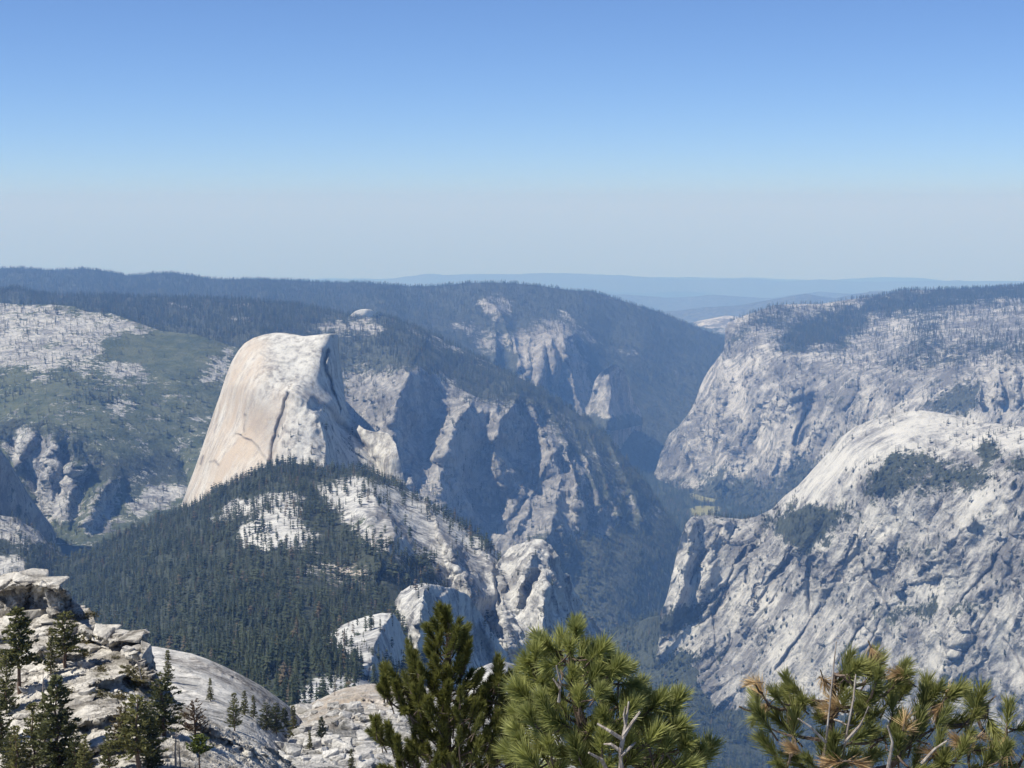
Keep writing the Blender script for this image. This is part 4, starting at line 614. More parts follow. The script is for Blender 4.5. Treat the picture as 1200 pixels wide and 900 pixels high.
def scatter(key, mul=1.0, hmin=18, hmax=34):
    L = LAND[key]; V = L['V']; D = L['at']['trees']; nb = max(0, L['nb'] - 1)
    V = V[nb:]; D = D[nb:]
    a, b_, c, d = V[:-1, :-1], V[1:, :-1], V[1:, 1:], V[:-1, 1:]
    n1 = np.cross(b_ - a, d - a); n2 = np.cross(b_ - c, d - c)
    area = np.abs(n1[..., 2]) * 0.5 + np.abs(n2[..., 2]) * 0.5; tot = 0.5 * (np.linalg.norm(n1, axis=-1) + np.linalg.norm(n2, axis=-1))
    dens = 0.25 * (D[:-1, :-1] + D[1:, :-1] + D[1:, 1:] + D[:-1, 1:]); lam_ = (area * 0.8 + tot * 0.2) * dens / 1e4 * mul
    C = ((a + c) / 2).reshape(-1, 3); lam_ = lam_.ravel() * np.clip(1 + 1.8 * fbm(C / 90, 3, 0.6, 5), 0.05, 2.4)
    cnt = RNG.poisson(lam_); idx = np.repeat(np.arange(len(cnt)), cnt); u, v = RNG.random((2, len(idx), 1))
    A, B, Cc, Dd = (q.reshape(-1, 3)[idx] for q in (a, b_, c, d)); P = (A * (1 - u) + Dd * u) * (1 - v) + (B * (1 - u) + Cc * u) * v
    h = RNG.uniform(hmin, hmax, len(P)) * RNG.choice([0.45, 0.7, 1.0, 1.12], len(P), p=[.15, .25, .45, .15]); k = visible(P, h)
    return P[k], h[k]
def forest_obj(P, h, label, wide=(0.95, 1.75)):
    me = bpy.data.meshes.new('forest'); me.vertices.add(len(P)); me.vertices.foreach_set('co', P.astype(np.float32).ravel())
    n = len(P); wd = RNG.uniform(*wide, n)
    a = me.attributes.new('siz', 'FLOAT_VECTOR', 'POINT'); a.data.foreach_set('vector', np.stack([h * wd, h * wd, h], -1).astype(np.float32).ravel())
    a = me.attributes.new('rot', 'FLOAT', 'POINT'); a.data.foreach_set('value', RNG.uniform(0, 6.28, n).astype(np.float32))
    a = me.attributes.new('kind', 'INT', 'POINT'); a.data.foreach_set('value', RNG.integers(0, 4, n).astype(np.int32))
    o = bpy.data.objects.new('forest', me); COL.objects.link(o); m = o.modifiers.new('trees', 'NODES'); m.node_group = GN
    return tag(o, label, 'forest', kind='stuff')
NT = {}
for key, mul, hm, hx, lab in [('B', 1, 16, 36, 'distant dark forest on the long ridge behind the dome'), ('C', 1, 20, 36, 'dark conifer forest on the slope behind the great dome'), ('L', 1, 14, 28, 'scattered conifers on the grey and green hillside at the left'),
        ('H', 1, 22, 40, 'forest along the rim and foot of the far right cliffs'), ('I', 1, 12, 24, 'pines on the ledges of the bright right dome'), ('J', 1, 18, 32, 'forest at the foot of the right rock wall'),
        ('W2', 1, 12, 24, 'trees among the grey slabs at the left edge'), ('E', 1, 12, 24, 'conifers round the foot of the great dome'), ('F4', 1, 8, 16, 'few small conifers on the rocky knob'), ('F2', 1, 10, 20, 'conifers on the shadowed granite knob')]:
    P, h = scatter(key, mul, hm, hx); NT[key] = len(P); forest_obj(P, h, lab)
L = LAND['floor']
P, h = scatter('floor', 30.0 / 0.95, 24, 42); px, py = proj(P); k = (px > 560) & (px < 960) & (P[:, 1] < 15500); P, h = P[k], h[k]; NT['floor'] = len(P); forest_obj(P, h, 'forest covering the flat valley floor')
FP, FH = [], []
for key, lo, hi in (('F', 15, 27), ('F3', 10, 20)):
    P, h = scatter(key, 1, lo, hi); NT[key] = len(P); FP.append(P); FH.append(h)
FP, FH = np.concatenate(FP), np.concatenate(FH)

LOG.append(NT)
# ------------------------------------------------------------------ individual trees, boulders, shrubs on the near ridge
def empty(name, loc, rz=0, scale=None):
    o = bpy.data.objects.new(name, None); COL.objects.link(o); o.location = loc; o.rotation_euler = (0, 0, rz); o.empty_display_size = 0.5
    if scale is not None: o.scale = scale
    return o
def child(name, me, parent, loc=(0, 0, 0), rot=(0, 0, 0), scale=(1, 1, 1)):
    o = bpy.data.objects.new(name, me); COL.objects.link(o); o.parent = parent; o.location = loc; o.rotation_euler = rot; o.scale = scale; return o
def surf(key, px, py):
    """world point of a landform seen at a pixel of the photograph"""
    L = LAND[key]; P = L['P'].reshape(-1, 3)
    if 'pp' not in L: L['pp'] = np.stack(proj(P), -1)
    d = ((L['pp'] - (px, py)) ** 2).sum(1); return P[int(np.argmin(d))].copy()
# trees of the slope below the dome that show largest: things of their own
def in_pines(px, py): return (polymask(px, py, [(440, 900), (440, 800), (480, 740), (525, 705), (560, 760), (610, 770), (640, 720), (700, 730), (760, 790), (835, 900)], 1) > 0.5) | ((px > 870) & (py > 800))
zsplat(LAND['K1']['P']); zsplat(LAND['K2']['P']); zsplat(LAND['K3']['P'])
vis = visible(FP, FH * 0.5, 1.0)
kx, ky = proj(FP); size = FH / FP[:, 1]
ok = vis & (kx > 2) & (kx < 1198) & (ky < 890) & ~in_pines(kx, ky)
order = np.argsort(-np.where(ok, size, 0))
N_IND = 268; chosen = []; cells = {}
for i in order:
    c = (int(kx[i] / 5), int(ky[i] / 5))
    if c in cells: continue
    cells[c] = 1; chosen.append(i)
    if len(chosen) == N_IND: break
keep = np.ones(len(FP), bool); keep[chosen] = False
forest_obj(FP[keep], FH[keep], 'dense dark conifer forest on the slope below the dome')
for i in chosen:
    wd = random.uniform(0.95, 1.6); h = float(FH[i])
    t = empty('conifer', FP[i], random.uniform(0, 6.28), (h * wd, h * wd, h)); v = random.randrange(4)
    tag(t, 'dark conifer standing in the forest edge below the great dome', 'conifer', 'conifers of the forest slope below the dome')
    child('crown', CROWNS[v], t); child('trunk', TRUNKS[0], t)

# near conifers with foliage sprays
M_FN = [foliage_mat('near_foliage', (0.11, 0.115, 0.042), (0.21, 0.20, 0.075), 0.25), foliage_mat('near_foliage_dark', (0.055, 0.065, 0.028), (0.12, 0.125, 0.05), 0.25), foliage_mat('near_foliage_fresh', (0.07, 0.095, 0.02), (0.16, 0.18, 0.045), 0.25), foliage_mat('near_foliage_rust', (0.07, 0.05, 0.03), (0.14, 0.09, 0.055), 0.25)]
def near_crown(seed, levels, per, rmax, base, power, up=0.1, mat=0, clump=0.034):
    r = random.Random(seed); V = []; T = []
    for k in range(levels):
        t = (k + r.random() * .6) / levels; z = base + (0.96 - base) * t; R = rmax * (1 - t) ** power * r.uniform(0.8, 1.15) + 0.015; a0 = r.random() * 6.28; m = max(4, int(per * (1 - .45 * t)))
        for j in range(m):
            if r.random() < 0.13: continue
            a = a0 + 6.283 * j / m + r.uniform(-.35, .35); q = R * r.uniform(0.55, 1.2); nb = max(3, int(q / clump * 1.6))
            for s in range(nb):
                f = (s + 0.6) / nb; f = f ** 0.75; cx, cy, cz = q * f * math.cos(a), q * f * math.sin(a), z + up * q * f * f + r.uniform(-.012, .012) - 0.05 * q * f
                for _ in range(4):
                    sz = clump * r.uniform(.7, 1.5); aa = a + r.uniform(-1.2, 1.2); el = r.uniform(-.2, 1.0); dx, dy, dz = math.cos(aa) * math.cos(el), math.sin(aa) * math.cos(el), math.sin(el)
                    wx, wy, wz = r.uniform(-1, 1), r.uniform(-1, 1), r.uniform(-1, 1); n = len(V); h = sz * .42
                    V += [(cx - wx * h, cy - wy * h, cz - wz * h), (cx + wx * h, cy + wy * h, cz + wz * h), (cx + dx * sz + wx * h * .4, cy + dy * sz + wy * h * .4, cz + dz * sz), (cx + dx * sz - wx * h * .4, cy + dy * sz - wy * h * .4, cz + dz * sz)]
                    T += [(n, n + 1, n + 2, n + 3)]
    return tri_mesh('near_conifer_crown', V, T, [M_FN[mat]])
def tube(P, R, sides=6):
    """tapered tube through points -> verts, quads"""
    P = np.asarray(P, float); n = len(P); V = []; Q = []
    for i in range(n):
        t = P[min(i + 1, n - 1)] - P[max(i - 1, 0)]; t /= np.linalg.norm(t) + 1e-9
        a = np.cross(t, (0, 0, 1.0) if abs(t[2]) < .9 else (1.0, 0, 0)); a /= np.linalg.norm(a); b_ = np.cross(t, a)
        for k in range(sides):
            c = 6.2832 * k / sides; V.append(tuple(P[i] + R[i] * (math.cos(c) * a + math.sin(c) * b_)))
    for i in range(n - 1):
        for k in range(sides):
            a0, a1 = i * sides + k, i * sides + (k + 1) % sides; Q.append((a0, a1, a1 + sides, a0 + sides))
    Q.append(tuple(range((n - 1) * sides, n * sides))); return V, Q
def near_trunk(seed, r0=0.02, stubs=4, top=0.93):
    r = random.Random(seed); P = [(r.uniform(-.008, .008) * k, r.uniform(-.008, .008) * k, -.04 + (top + .04) * k / 6) for k in range(7)]
    V, Q = tube(P, [r0 * (1.05 - k / 6.6) for k in range(7)], 6)
    for _ in range(stubs):
        z = r.uniform(.12, .6); a = r.uniform(0, 6.28); l = r.uniform(.04, .1); n = len(V); v, q = tube([(0, 0, z), (l * math.cos(a), l * math.sin(a), z + .3 * l)], [r0 * .35, r0 * .12], 4); V += v; Q += [tuple(x + n for x in p) for p in q]
    return tri_mesh('near_conifer_trunk', V, Q, [M_BARK])
NC = {'tall': (near_crown(1, 17, 9, .19, .34, .6), near_trunk(1)), 'round': (near_crown(2, 14, 9, .26, .25, .45), near_trunk(2, .028)), 'dense': (near_crown(3, 20, 11, .21, .05, .6, .05, 1), near_trunk(3)),
      'young': (near_crown(4, 15, 8, .22, .12, .7, .25, 0), near_trunk(4)), 'dark': (near_crown(5, 14, 10, .30, .10, .5, .1, 1), near_trunk(5, .03)), 'fresh': (near_crown(6, 8, 9, .26, .5, .4, .5, 2, .06), near_trunk(6, .022)),
      'rust': (near_crown(7, 10, 8, .34, .15, .4, .4, 3), near_trunk(7, .03)), 'slim': (near_crown(8, 17, 8, .15, .1, .7), near_trunk(8))}
NEAR_TREES = [  # kind, base pixel, height in pixels, landform, label
    ('tall', 23, 812, 112, 'K1', 'tall pine with a bare lower trunk beside the outcrop at the left edge'),
    ('round', 77, 782, 72, 'K1', 'round topped pine standing right under the block capped outcrop'),
    ('dense', 68, 900, 120, 'K1', 'dense dark fir among the lighter young pines at lower left'),
    ('young', 40, 905, 92, 'K1', 'olive green young pine just left of the dense dark fir'),
    ('young', 20, 915, 74, 'K1', 'low olive pine at the bottom left corner'),
    ('dark', 2, 880, 72, 'K1', 'dark bushy pine cut off by the left edge of the picture'),
    ('young', 8, 838, 76, 'K1', 'thin pine close to the left edge below the outcrop'),
    ('round', 162, 905, 100, 'K1', 'olive pine with dark shaded underside in the middle of the near ridge'),
    ('dark', 192, 862, 82, 'K1', 'broad dark pine at the right brow of the near ridge'),
    ('slim', 197, 800, 42, 'K2', 'small fir rising behind the leaning slab at the ridge brow'),
    ('young', 128, 905, 62, 'K1', 'short pine just left of the olive pine on the ridge'),
    ('young', 100, 910, 56, 'K1', 'short pine to the right of the dense dark fir'),
    ('rust', 229, 862, 46, 'K1', 'reddish half dead shrubby pine beside the pale blocks'),
    ('fresh', 234, 905, 48, 'K1', 'bright green sapling on a thin bare stem among pale blocks'),
    ('slim', 247, 822, 30, 'K2', 'tiny dark fir on the curved slab'),
    ('young', 275, 856, 50, 'K2', 'ragged pine at the lower edge of the curved slab'),
    ('slim', 287, 838, 32, 'K2', 'small fir right behind the ragged pine on the slab'),
    ('slim', 297, 842, 30, 'K2', 'second small fir behind the ragged pine, farther down the slab'),
    ('dark', 312, 856, 36, 'K2', 'leftmost of the bushy pines clustered where slab meets rubble'),
    ('dark', 324, 860, 40, 'K2', 'largest of the bushy pines clustered where slab meets rubble'),
    ('dense', 334, 862, 36, 'K3', 'narrow dark pine right of the bushy cluster below the slab'),
    ('slim', 344, 864, 42, 'K3', 'rightmost thin pine of the cluster where slab meets rubble'),
    ('dense', 377, 870, 34, 'K3', 'dark fir alone in the middle of the rubble slope'),
    ('slim', 363, 878, 26, 'K3', 'small fir just left of the lone dark fir on the rubble'),
    ('young', 52, 870, 58, 'K1', 'olive pine half hidden behind the dense dark fir'),
    ('dark', 88, 905, 50, 'K1', 'low dark pine close to the right side of the dense dark fir'),
    ('round', 145, 880, 58, 'K1', 'small pine tucked behind the left side of the olive pine with dark underside'),
    ('dense', 178, 900, 66, 'K1', 'dark narrow pine just right of the olive pine with dark underside'),
    ('dark', 15, 905, 60, 'K1', 'squat dark pine at the bottom edge near the left corner'),
    ('slim', 60, 790, 46, 'K1', 'slender pine between the tall bare trunked pine and the round topped pine'),
    ('slim', 412, 905, 30, 'K3', 'small fir low on the rubble slope near the dark pine')]
for kind, bx, by, hp, key, lab in NEAR_TREES:
    p = surf(key, bx, min(by, 985)); h = hp * p[1] / F * 1.0; wv_ = random.uniform(0.95, 1.2)
    t = empty('near_conifer', p - np.array([0, 0, .02 * h]), random.uniform(0, 6.28), (h * wv_, h * wv_, h)); tag(t, lab, 'conifer', 'small conifers on the near rocky ridge')
    child('crown', NC[kind][0], t); child('trunk', NC[kind][1], t)
M_DEAD = bark_mat('weathered_wood', (0.20, 0.17, 0.15), (0.38, 0.34, 0.30))
def snag(bx, by, hp, lean, key, lab, seed, mat=M_DEAD):
    p = surf(key, bx, by); h = hp * p[1] / F; r = random.Random(seed); t = empty('dead_trunk', p); tag(t, lab, 'dead tree', 'dead trunks on the near ridge')
    V, Q = tube([(lean * h * k / 5 + r.uniform(-.01, .01) * h, 0, h * (k / 5 - .04)) for k in range(6)], [h * .028 * (1.1 - k / 5.5) for k in range(6)], 6)
    child('trunk', tri_mesh('dead_trunk', V, Q, [mat]), t)
    for i in range(4):
        z = r.uniform(.4, .9) * h; l = r.uniform(.12, .25) * h; a = r.uniform(0, 6.28); V, Q = tube([(lean * z, 0, z), (lean * z + l * math.cos(a), l * math.sin(a), z + l * .5)], [h * .012, h * .004], 5); child('branch', tri_mesh('dead_branch', V, Q, [mat]), t)
EXTRA = 0
snag(167, 802, 34, -.16, 'K1', 'grey leaning dead trunk on the ridge brow below the slab blocks', 1)
snag(205, 902, 56, .04, 'K1', 'pale bare dead trunk left of the bright green sapling', 2)
snag(212, 900, 40, -.05, 'K1', 'shorter pale dead stem next to the bare trunk by the sapling', 3)
snag(50, 822, 40, .05, 'K1', 'thin dead stem between the tall pine and the dense fir', 4)
snag(392, 815, 22, .05, 'K3', 'short bare trunk at the top of the rubble slope', 5)
# shrubs
def shrub_mesh(seed, mat):
    r = random.Random(seed); V = []; T = []
    for _ in range(240):
        a, e = r.uniform(0, 6.28), r.uniform(0, 1.3); q = r.uniform(.45, 1.05); c = (q * math.cos(a) * math.cos(e) * .5, q * math.sin(a) * math.cos(e) * .5, q * math.sin(e) * .42); s = r.uniform(.06, .13); n = len(V)
        d = [r.uniform(-1, 1) for _ in range(6)]; V += [tuple(c[k] - d[k] * s * .5 for k in range(3)), tuple(c[k] + d[k] * s * .5 for k in range(3)), (c[0] + d[3] * s, c[1] + d[4] * s, c[2] + abs(d[5]) * s)]; T.append((n, n + 1, n + 2))
    return tri_mesh('shrub', V, T, [mat])
M_SH = foliage_mat('shrub_foliage', (0.075, 0.068, 0.026), (0.15, 0.12, 0.05), .4); SHM = [shrub_mesh(i, M_SH) for i in range(3)]
for sx, sy, sw, lab in [(103, 752, 26, 'olive brown low shrub on the pale slab right of the round pine'), (122, 745, 18, 'small brown shrub among the blocks near the ridge crest'), (98, 768, 24, 'low shrub below the round topped pine'), (119, 786, 20, 'round brown shrub alone on the pale slabs'), (135, 772, 14, 'tiny shrub above the round brown shrub on the slabs'), (154, 790, 32, 'wide brown shrub left of the leaning dead trunk'), (116, 816, 26, 'flat shrub on a ledge in the middle of the ridge'), (140, 818, 26, 'flat shrub beside the olive pine on the middle ledge'),
                        (60, 742, 20, 'shrub in the gap under the outcrop column'), (105, 722, 26, 'dark green shrub on the crest step right of the capped outcrop'), (84, 726, 22, 'green shrub growing at the foot of the crest step'), (44, 832, 30, 'shrubby growth between the tall pine and the dark fir'), (92, 850, 26, 'olive shrub right beside the dense dark fir'), (12, 770, 26, 'shrub on the slope at the far left edge'), (80, 812, 24, 'olive shrub uphill of the dense dark fir'), (215, 840, 18, 'small shrub at the ridge brow near the broad dark pine')]:
    p = surf('K1', sx, sy); s = sw * p[1] / F; o = bpy.data.objects.new('shrub', SHM[random.randrange(3)]); COL.objects.link(o); o.location = p - np.array([0, 0, .06 * s]); o.scale = (s, s, s * .8); o.rotation_euler = (0, 0, random.uniform(0, 6)); tag(o, lab, 'shrub', 'low shrubs on the near ridge')
# boulders: pieces of the slopes they lie on
def boulder_mesh(seed, flat=1.0, mat=M_NEAR):
    r = random.Random(seed); import bmesh
    bm = bmesh.new()
    for _ in range(15):
        p = [r.uniform(-1, 1) for _ in range(3)]; k = r.randrange(3); p[k] = math.copysign(r.uniform(.8, 1), p[k]); p[2] *= .8; bm.verts.new(p)
    bmesh.ops.convex_hull(bm, input=bm.verts); bmesh.ops.delete(bm, geom=[v for v in bm.verts if not v.link_faces], context='VERTS')
    bmesh.ops.bevel(bm, geom=list(bm.edges), offset=.035, segments=1, affect='EDGES')
    me = bpy.data.meshes.new('boulder'); bm.to_mesh(me); bm.free(); me.materials.append(mat)
    a = me.attributes.new('rough', 'FLOAT', 'POINT'); a.data.foreach_set('value', np.full(len(me.vertices), .8, np.float32)); return me
BM = [boulder_mesh(i) for i in range(8)]; BM2 = [boulder_mesh(20 + i, 1, M_SLAB) for i in range(6)]
def boulder(key, px, py, wpx, hpx, meshes, depth=None, rz=None, tilt=.15, sink=.3):
    p = surf(key, px, py); k = p[1] / F; o = bpy.data.objects.new('boulder', random.choice(meshes)); COL.objects.link(o); o.parent = LAND[key]['obj']
    w_, h_ = wpx * k / 1.4, hpx * k / 1.4; o.scale = (w_, (depth or random.uniform(.8, 1.3)) * w_, h_); o.rotation_euler = (random.uniform(-tilt, tilt), random.uniform(-tilt, tilt), random.uniform(-.5, .5) if rz is None else rz)
    o.location = p + np.array([0, .25 * w_, h_ * (1 - 2 * sink) * .5]); return o
random.seed(5)
for a in [(33, 678, 40, 13), (6, 684, 34, 16), (62, 684, 30, 12), (48, 700, 16, 26), (61, 706, 15, 30), (20, 704, 26, 22), (2, 706, 22, 20), (76, 702, 14, 16), (40, 722, 26, 14), (60, 728, 28, 12), (88, 716, 22, 12), (98, 720, 18, 10), (14, 728, 24, 14), (108, 738, 20, 10), (124, 741, 24, 9), (140, 744, 26, 10), (156, 748, 28, 12), (166, 742, 16, 12), (170, 768, 12, 34), (160, 764, 20, 12)]: boulder('K1', a[0], a[1], a[2] * .78, a[3] * .8, BM, sink=.4)
for _ in range(210):
    x, y = random.uniform(0, 330), random.uniform(735, 898)
    if y < np.interp(x, [0, 110, 170, 190, 235, 330], [720, 740, 760, 830, 850, 895]): continue
    s = random.choice([6, 8, 9, 11, 14, 18]) * random.uniform(.8, 1.2) * (1.4 if x > 230 else 1); boulder('K1', x, y, s, s * random.uniform(.3, .65), BM, tilt=.45, sink=.4)
for _ in range(240):
    x, y = random.uniform(235, 480), random.uniform(825, 900)
    s = random.choice([5, 6, 7, 9, 12, 15]) * random.uniform(.8, 1.2); boulder('K3', x, y, s, s * random.uniform(.5, .9), BM2, tilt=.35)
for a in [(428, 872, 20, 18), (440, 866, 18, 20), (452, 872, 22, 22), (436, 884, 22, 18), (420, 886, 20, 16), (452, 888, 22, 18), (404, 878, 22, 16), (444, 855, 20, 12)]: boulder('K3', *a, BM2)
# ------------------------------------------------------------------ the three close pines
def needle_mat(name, a, b_, tip):
    b = NB(name); oi = b.n('ShaderNodeObjectInfo'); n = b.noise(b.pos(), 9, 3, 0.6); f = b.math('ADD', b.math('MULTIPLY', oi.outputs['Random'], .6), b.math('MULTIPLY', n, .4))
    c = b.mix(b.rng(f, .2, .8), a, b_); c = b.mix(b.math('MULTIPLY', b.attr('along'), .55), c, tip)
    m = b.finish(c, .55); b.bs.inputs['Specular IOR Level'].default_value = .35
    tr = b.n('ShaderNodeBsdfTranslucent'); b.l(c, tr.inputs['Color']); mx = b.n('ShaderNodeMixShader'); mx.inputs[0].default_value = .34
    b.l(b.bs.outputs[0], mx.inputs[1]); b.l(tr.outputs[0], mx.inputs[2]); b.l(mx.outputs[0], b.out.inputs['Surface']); return m
M_ND = needle_mat('dark_needles', (0.080, 0.100, 0.028), (0.165, 0.175, 0.045), (0.30, 0.28, 0.07))
M_NG = needle_mat('green_needles', (0.17, 0.205, 0.050), (0.29, 0.315, 0.080), (0.50, 0.48, 0.19))
M_NR = needle_mat('olive_needles', (0.130, 0.165, 0.045), (0.23, 0.25, 0.070), (0.40, 0.36, 0.13))
M_NY = needle_mat('dry_needles', (0.42, 0.26, 0.12), (0.58, 0.41, 0.20), (0.66, 0.52, 0.30))
M_BK = bark_mat('pine_bark', (0.085, 0.060, 0.045), (0.19, 0.145, 0.11), 60); M_BW = bark_mat('bare_wood', (0.24, 0.195, 0.155), (0.46, 0.41, 0.35), 60)
def tuft_mesh(seed, n, shoot, nl, ang, wid, mat, brush=False, fan=0.5):
    """a shoot along +Z with needles round it"""
    r = random.Random(seed); V = []; Fc = []; al = []
    for i in range(n):
        f = r.random() ** (0.8 if brush else 0.6); z = shoot * f; a = r.uniform(0, 6.283); e = ang * r.uniform(.45, 1.25) * (1.15 - fan * f); l = nl * r.uniform(.7, 1.1) * (1 - .25 * f if brush else 1)
        d = np.array([math.cos(a) * math.sin(e), math.sin(a) * math.sin(e), math.cos(e)]); s = np.cross(d, (r.uniform(-1, 1), r.uniform(-1, 1), r.uniform(-1, 1))); s /= np.linalg.norm(s) + 1e-9; b0 = np.array([0, 0, z]); bend = np.array([0, 0, l * .10 * r.uniform(-.4, 1)])
        k = len(V); w2 = wid / 2; mid = b0 + d * l * .55 + bend * .3; tip = b0 + d * l + bend
        V += [tuple(b0 - s * w2 * .7), tuple(b0 + s * w2 * .7), tuple(mid + s * w2), tuple(mid - s * w2), tuple(tip)]; al += [0, 0, .45, .45, 1]
        Fc += [(k, k + 1, k + 2, k + 3), (k + 3, k + 2, k + 4)]
    v, q = tube([(0, 0, -shoot * .3), (0, 0, shoot * .5), (0, 0, shoot)], [wid * 1.3, wid, wid * .5], 4); k = len(V); V += v; al += [0] * len(v); nf = len(Fc); Fc += [tuple(x + k for x in p) for p in q]
    me = bpy.data.meshes.new('needle_tuft'); me.from_pydata(V, [], Fc); me.materials.append(mat); me.materials.append(M_BK)
    me.polygons.foreach_set('material_index', [0] * nf + [1] * len(q)); a_ = me.attributes.new('along', 'FLOAT', 'POINT'); a_.data.foreach_set('value', np.asarray(al, np.float32)); me.update(); return me
import mathutils
def pine(lab, D, trunk_px, outline, spacing, layers, depth_r, tufts, up, seed, tsize, main_n, dry=None, dry_spots=(), extra=(), r_trunk=.03, full=(), twigs=(), low=17):
    """trunk_px: (px, py) from base to top; outline: crown seen in the photograph; tips fill it as a rounded volume"""
    R = random.Random(seed); tp = [np.array(unproj(x, y, D + dd)) for x, y, dd in trunk_px]; base = tp[0]
    root = empty('pine', tuple(base)); tag(root, lab, 'pine tree')
    outline = [(x, y + low) for x, y in outline]; full = [(x, y + low - 2, d) for x, y, d in full]
    TP = [base + (0, 0, -.25)] + tp[1:]; n = len(TP)
    V, Q = tube([p - base for p in TP], [r_trunk * (1.15 - i / (n - .4)) + .004 for i in range(n)], 8); me = tri_mesh('pine_trunk', V, Q, [M_BK]); child('trunk', me, root)
    for pl in twigs:
        rr = pl[0]; V, Q = tube([np.array(unproj(x, y, D + dd)) - base for x, y, dd in pl[1:]], [rr * (1 - .55 * i / (len(pl) - 2)) for i in range(len(pl) - 1)], 6); tw = child('bare_branch', tri_mesh('bare_branch', V, Q, [M_BW]), root); tw['label'] = 'silvery bare dead branch'
    seg = []
    for a, b_ in zip(TP[:-1], TP[1:]):
        for f in np.linspace(0, 1, 9)[:-1]: seg.append(a + (b_ - a) * f)
    seg.append(TP[-1]); nodes = [(p, -1) for p in seg]; ntr = len(seg)
    cx = np.mean([p[0] for p in outline]); tips = []
    xs = [p[0] for p in outline]; ys = [p[1] for p in outline]; tries = 0; pts = []
    for L_ in range(layers):
        got = []
        for _ in range(2500):
            x, y = R.uniform(min(xs), max(xs)), R.uniform(min(ys), max(ys))
            if y > 905 and R.random() < .7: continue
            sp = spacing * (1 if y < 905 else 2.4)
            if all((x - a) ** 2 + (y - b_) ** 2 > sp ** 2 for a, b_ in got) and polymask(np.array([x]), np.array([y]), outline, 1)[0] > .5: got.append((x, y))
        for x, y in got:
            ed = float(segdist(np.array([x]), np.array([y]), outline, True)[0][0]); env = min(1, ed / 45.0) ** .5
            dz = depth_r * env * (R.uniform(-1, -.45), R.uniform(-.5, .5), R.uniform(.4, 1), R.uniform(-.8, .3))[L_ % 4]; pts.append((x, y, D + dz, None))
    pts += [(x, y, D + dd, None) for x, y, dd in full] + [(x, y, D + dd, 'dry') for x, y, dd in dry_spots] + [(x, y, D + dd, 'bare') for x, y, dd in extra]
    P3 = [(unproj(x, y, d), k) for x, y, d, k in pts]
    tp3 = np.array(seg); key = [np.min(np.linalg.norm(tp3 - p, axis=1)) for p, _ in P3]; order = np.argsort(key); kinds = {}
    for i in order:
        p, k = P3[i]; A = np.array([q for q, _ in nodes]); dv = p - A; dist = np.linalg.norm(dv, axis=1)
        pen = np.where(A[:, 2] > p[2] - .05 * dist, 1.6, 1.0) * dist; par = [pp for _, pp in nodes]; pen[:ntr] *= 0.9
        for t in range(len(nodes)):
            if kinds.get(t) == 'bare': pen[t] = 9
        nodes.append((p, int(np.argmin(pen)))); kinds[len(nodes) - 1] = k
    ch = {}
    for i in range(ntr, len(nodes)): ch.setdefault(nodes[i][1], []).append(i)
    sz = {}
    def count(i): sz[i] = 1 + sum(count(c) for c in ch.get(i, [])); return sz[i]
    def walk(i, V, Q, acc):
        p, par = nodes[i]; q = nodes[par][0]; dv = p - q; ln = np.linalg.norm(dv); m1 = q + dv * .35 + np.array([0, 0, -.06 * ln]) + np.array([R.uniform(-1, 1) for _ in range(3)]) * ln * .06; m2 = q + dv * .7 + np.array([0, 0, -.05 * ln])
        r0 = .0026 + .0014 * sz[i] ** .55; pr = .0026 + .0014 * (sz[par] if par >= ntr else sz[i] * 1.5) ** .55; k = len(V)
        v, f = tube([q - base, m1 - base, m2 - base, p - base], [min(pr, r0 * 1.25), r0, r0 * .9, r0 * .75], 5); V += v; Q += [tuple(x + k for x in t) for t in f]; acc.append((i, p, p - m2))
        for c in ch.get(i, []): walk(c, V, Q, acc)
    import sys; sys.setrecursionlimit(5000)
    nb = 0; nt_ = 0
    for t in range(ntr):
        for c in ch.get(t, []):
            count(c); V, Q, acc = [], [], []; walk(c, V, Q, acc); bare = all(kinds.get(i) == 'bare' for i, _, _ in acc)
            br = child('bare_branch' if bare else 'branch', tri_mesh('pine_branch', V, Q, [M_BW if bare else M_BK]), root); nb += 1
            if bare: br['label'] = 'silvery bare dead branch'
            for i, p, d in acc:
                k = kinds.get(i)
                if k == 'bare': continue
                d = d / (np.linalg.norm(d) + 1e-9) + np.array([0, 0, up]) + np.array([R.uniform(-.35, .35) for _ in range(3)])
                if k == 'dry': d = np.array([R.uniform(-1, 1), R.uniform(-.3, .3), R.uniform(-.7, .5)])
                q = mathutils.Vector(d).to_track_quat('Z', 'Y').to_euler(); s = tsize * R.uniform(.75, 1.2)
                o = child('dry_needle_tuft' if k == 'dry' else 'needle_tuft', (dry if k == 'dry' else R.choice(tufts)) if not isinstance(dry, list) or k != 'dry' else R.choice(dry), br, tuple(p - base - (d / np.linalg.norm(d)) * .03 * s), tuple(q), (s, s, s)); nt_ += 1
                if k == 'dry': o['label'] = 'dry orange tan needles'
    LOG.append(('pine', nb, nt_))
T_D = [tuft_mesh(300 + i, 300, .14, .058, .95, .0036, M_ND, True) for i in range(4)]
T_G = [tuft_mesh(310 + i, 240, .075, .070, 1.0, .0029, M_NG) for i in range(5)]
T_R = [tuft_mesh(320 + i, 210, .10, .066, .85, .0028, M_NR) for i in range(4)]; T_Y = [tuft_mesh(330 + i, 80, .05, .062, .75, .0024, M_NY) for i in range(3)]
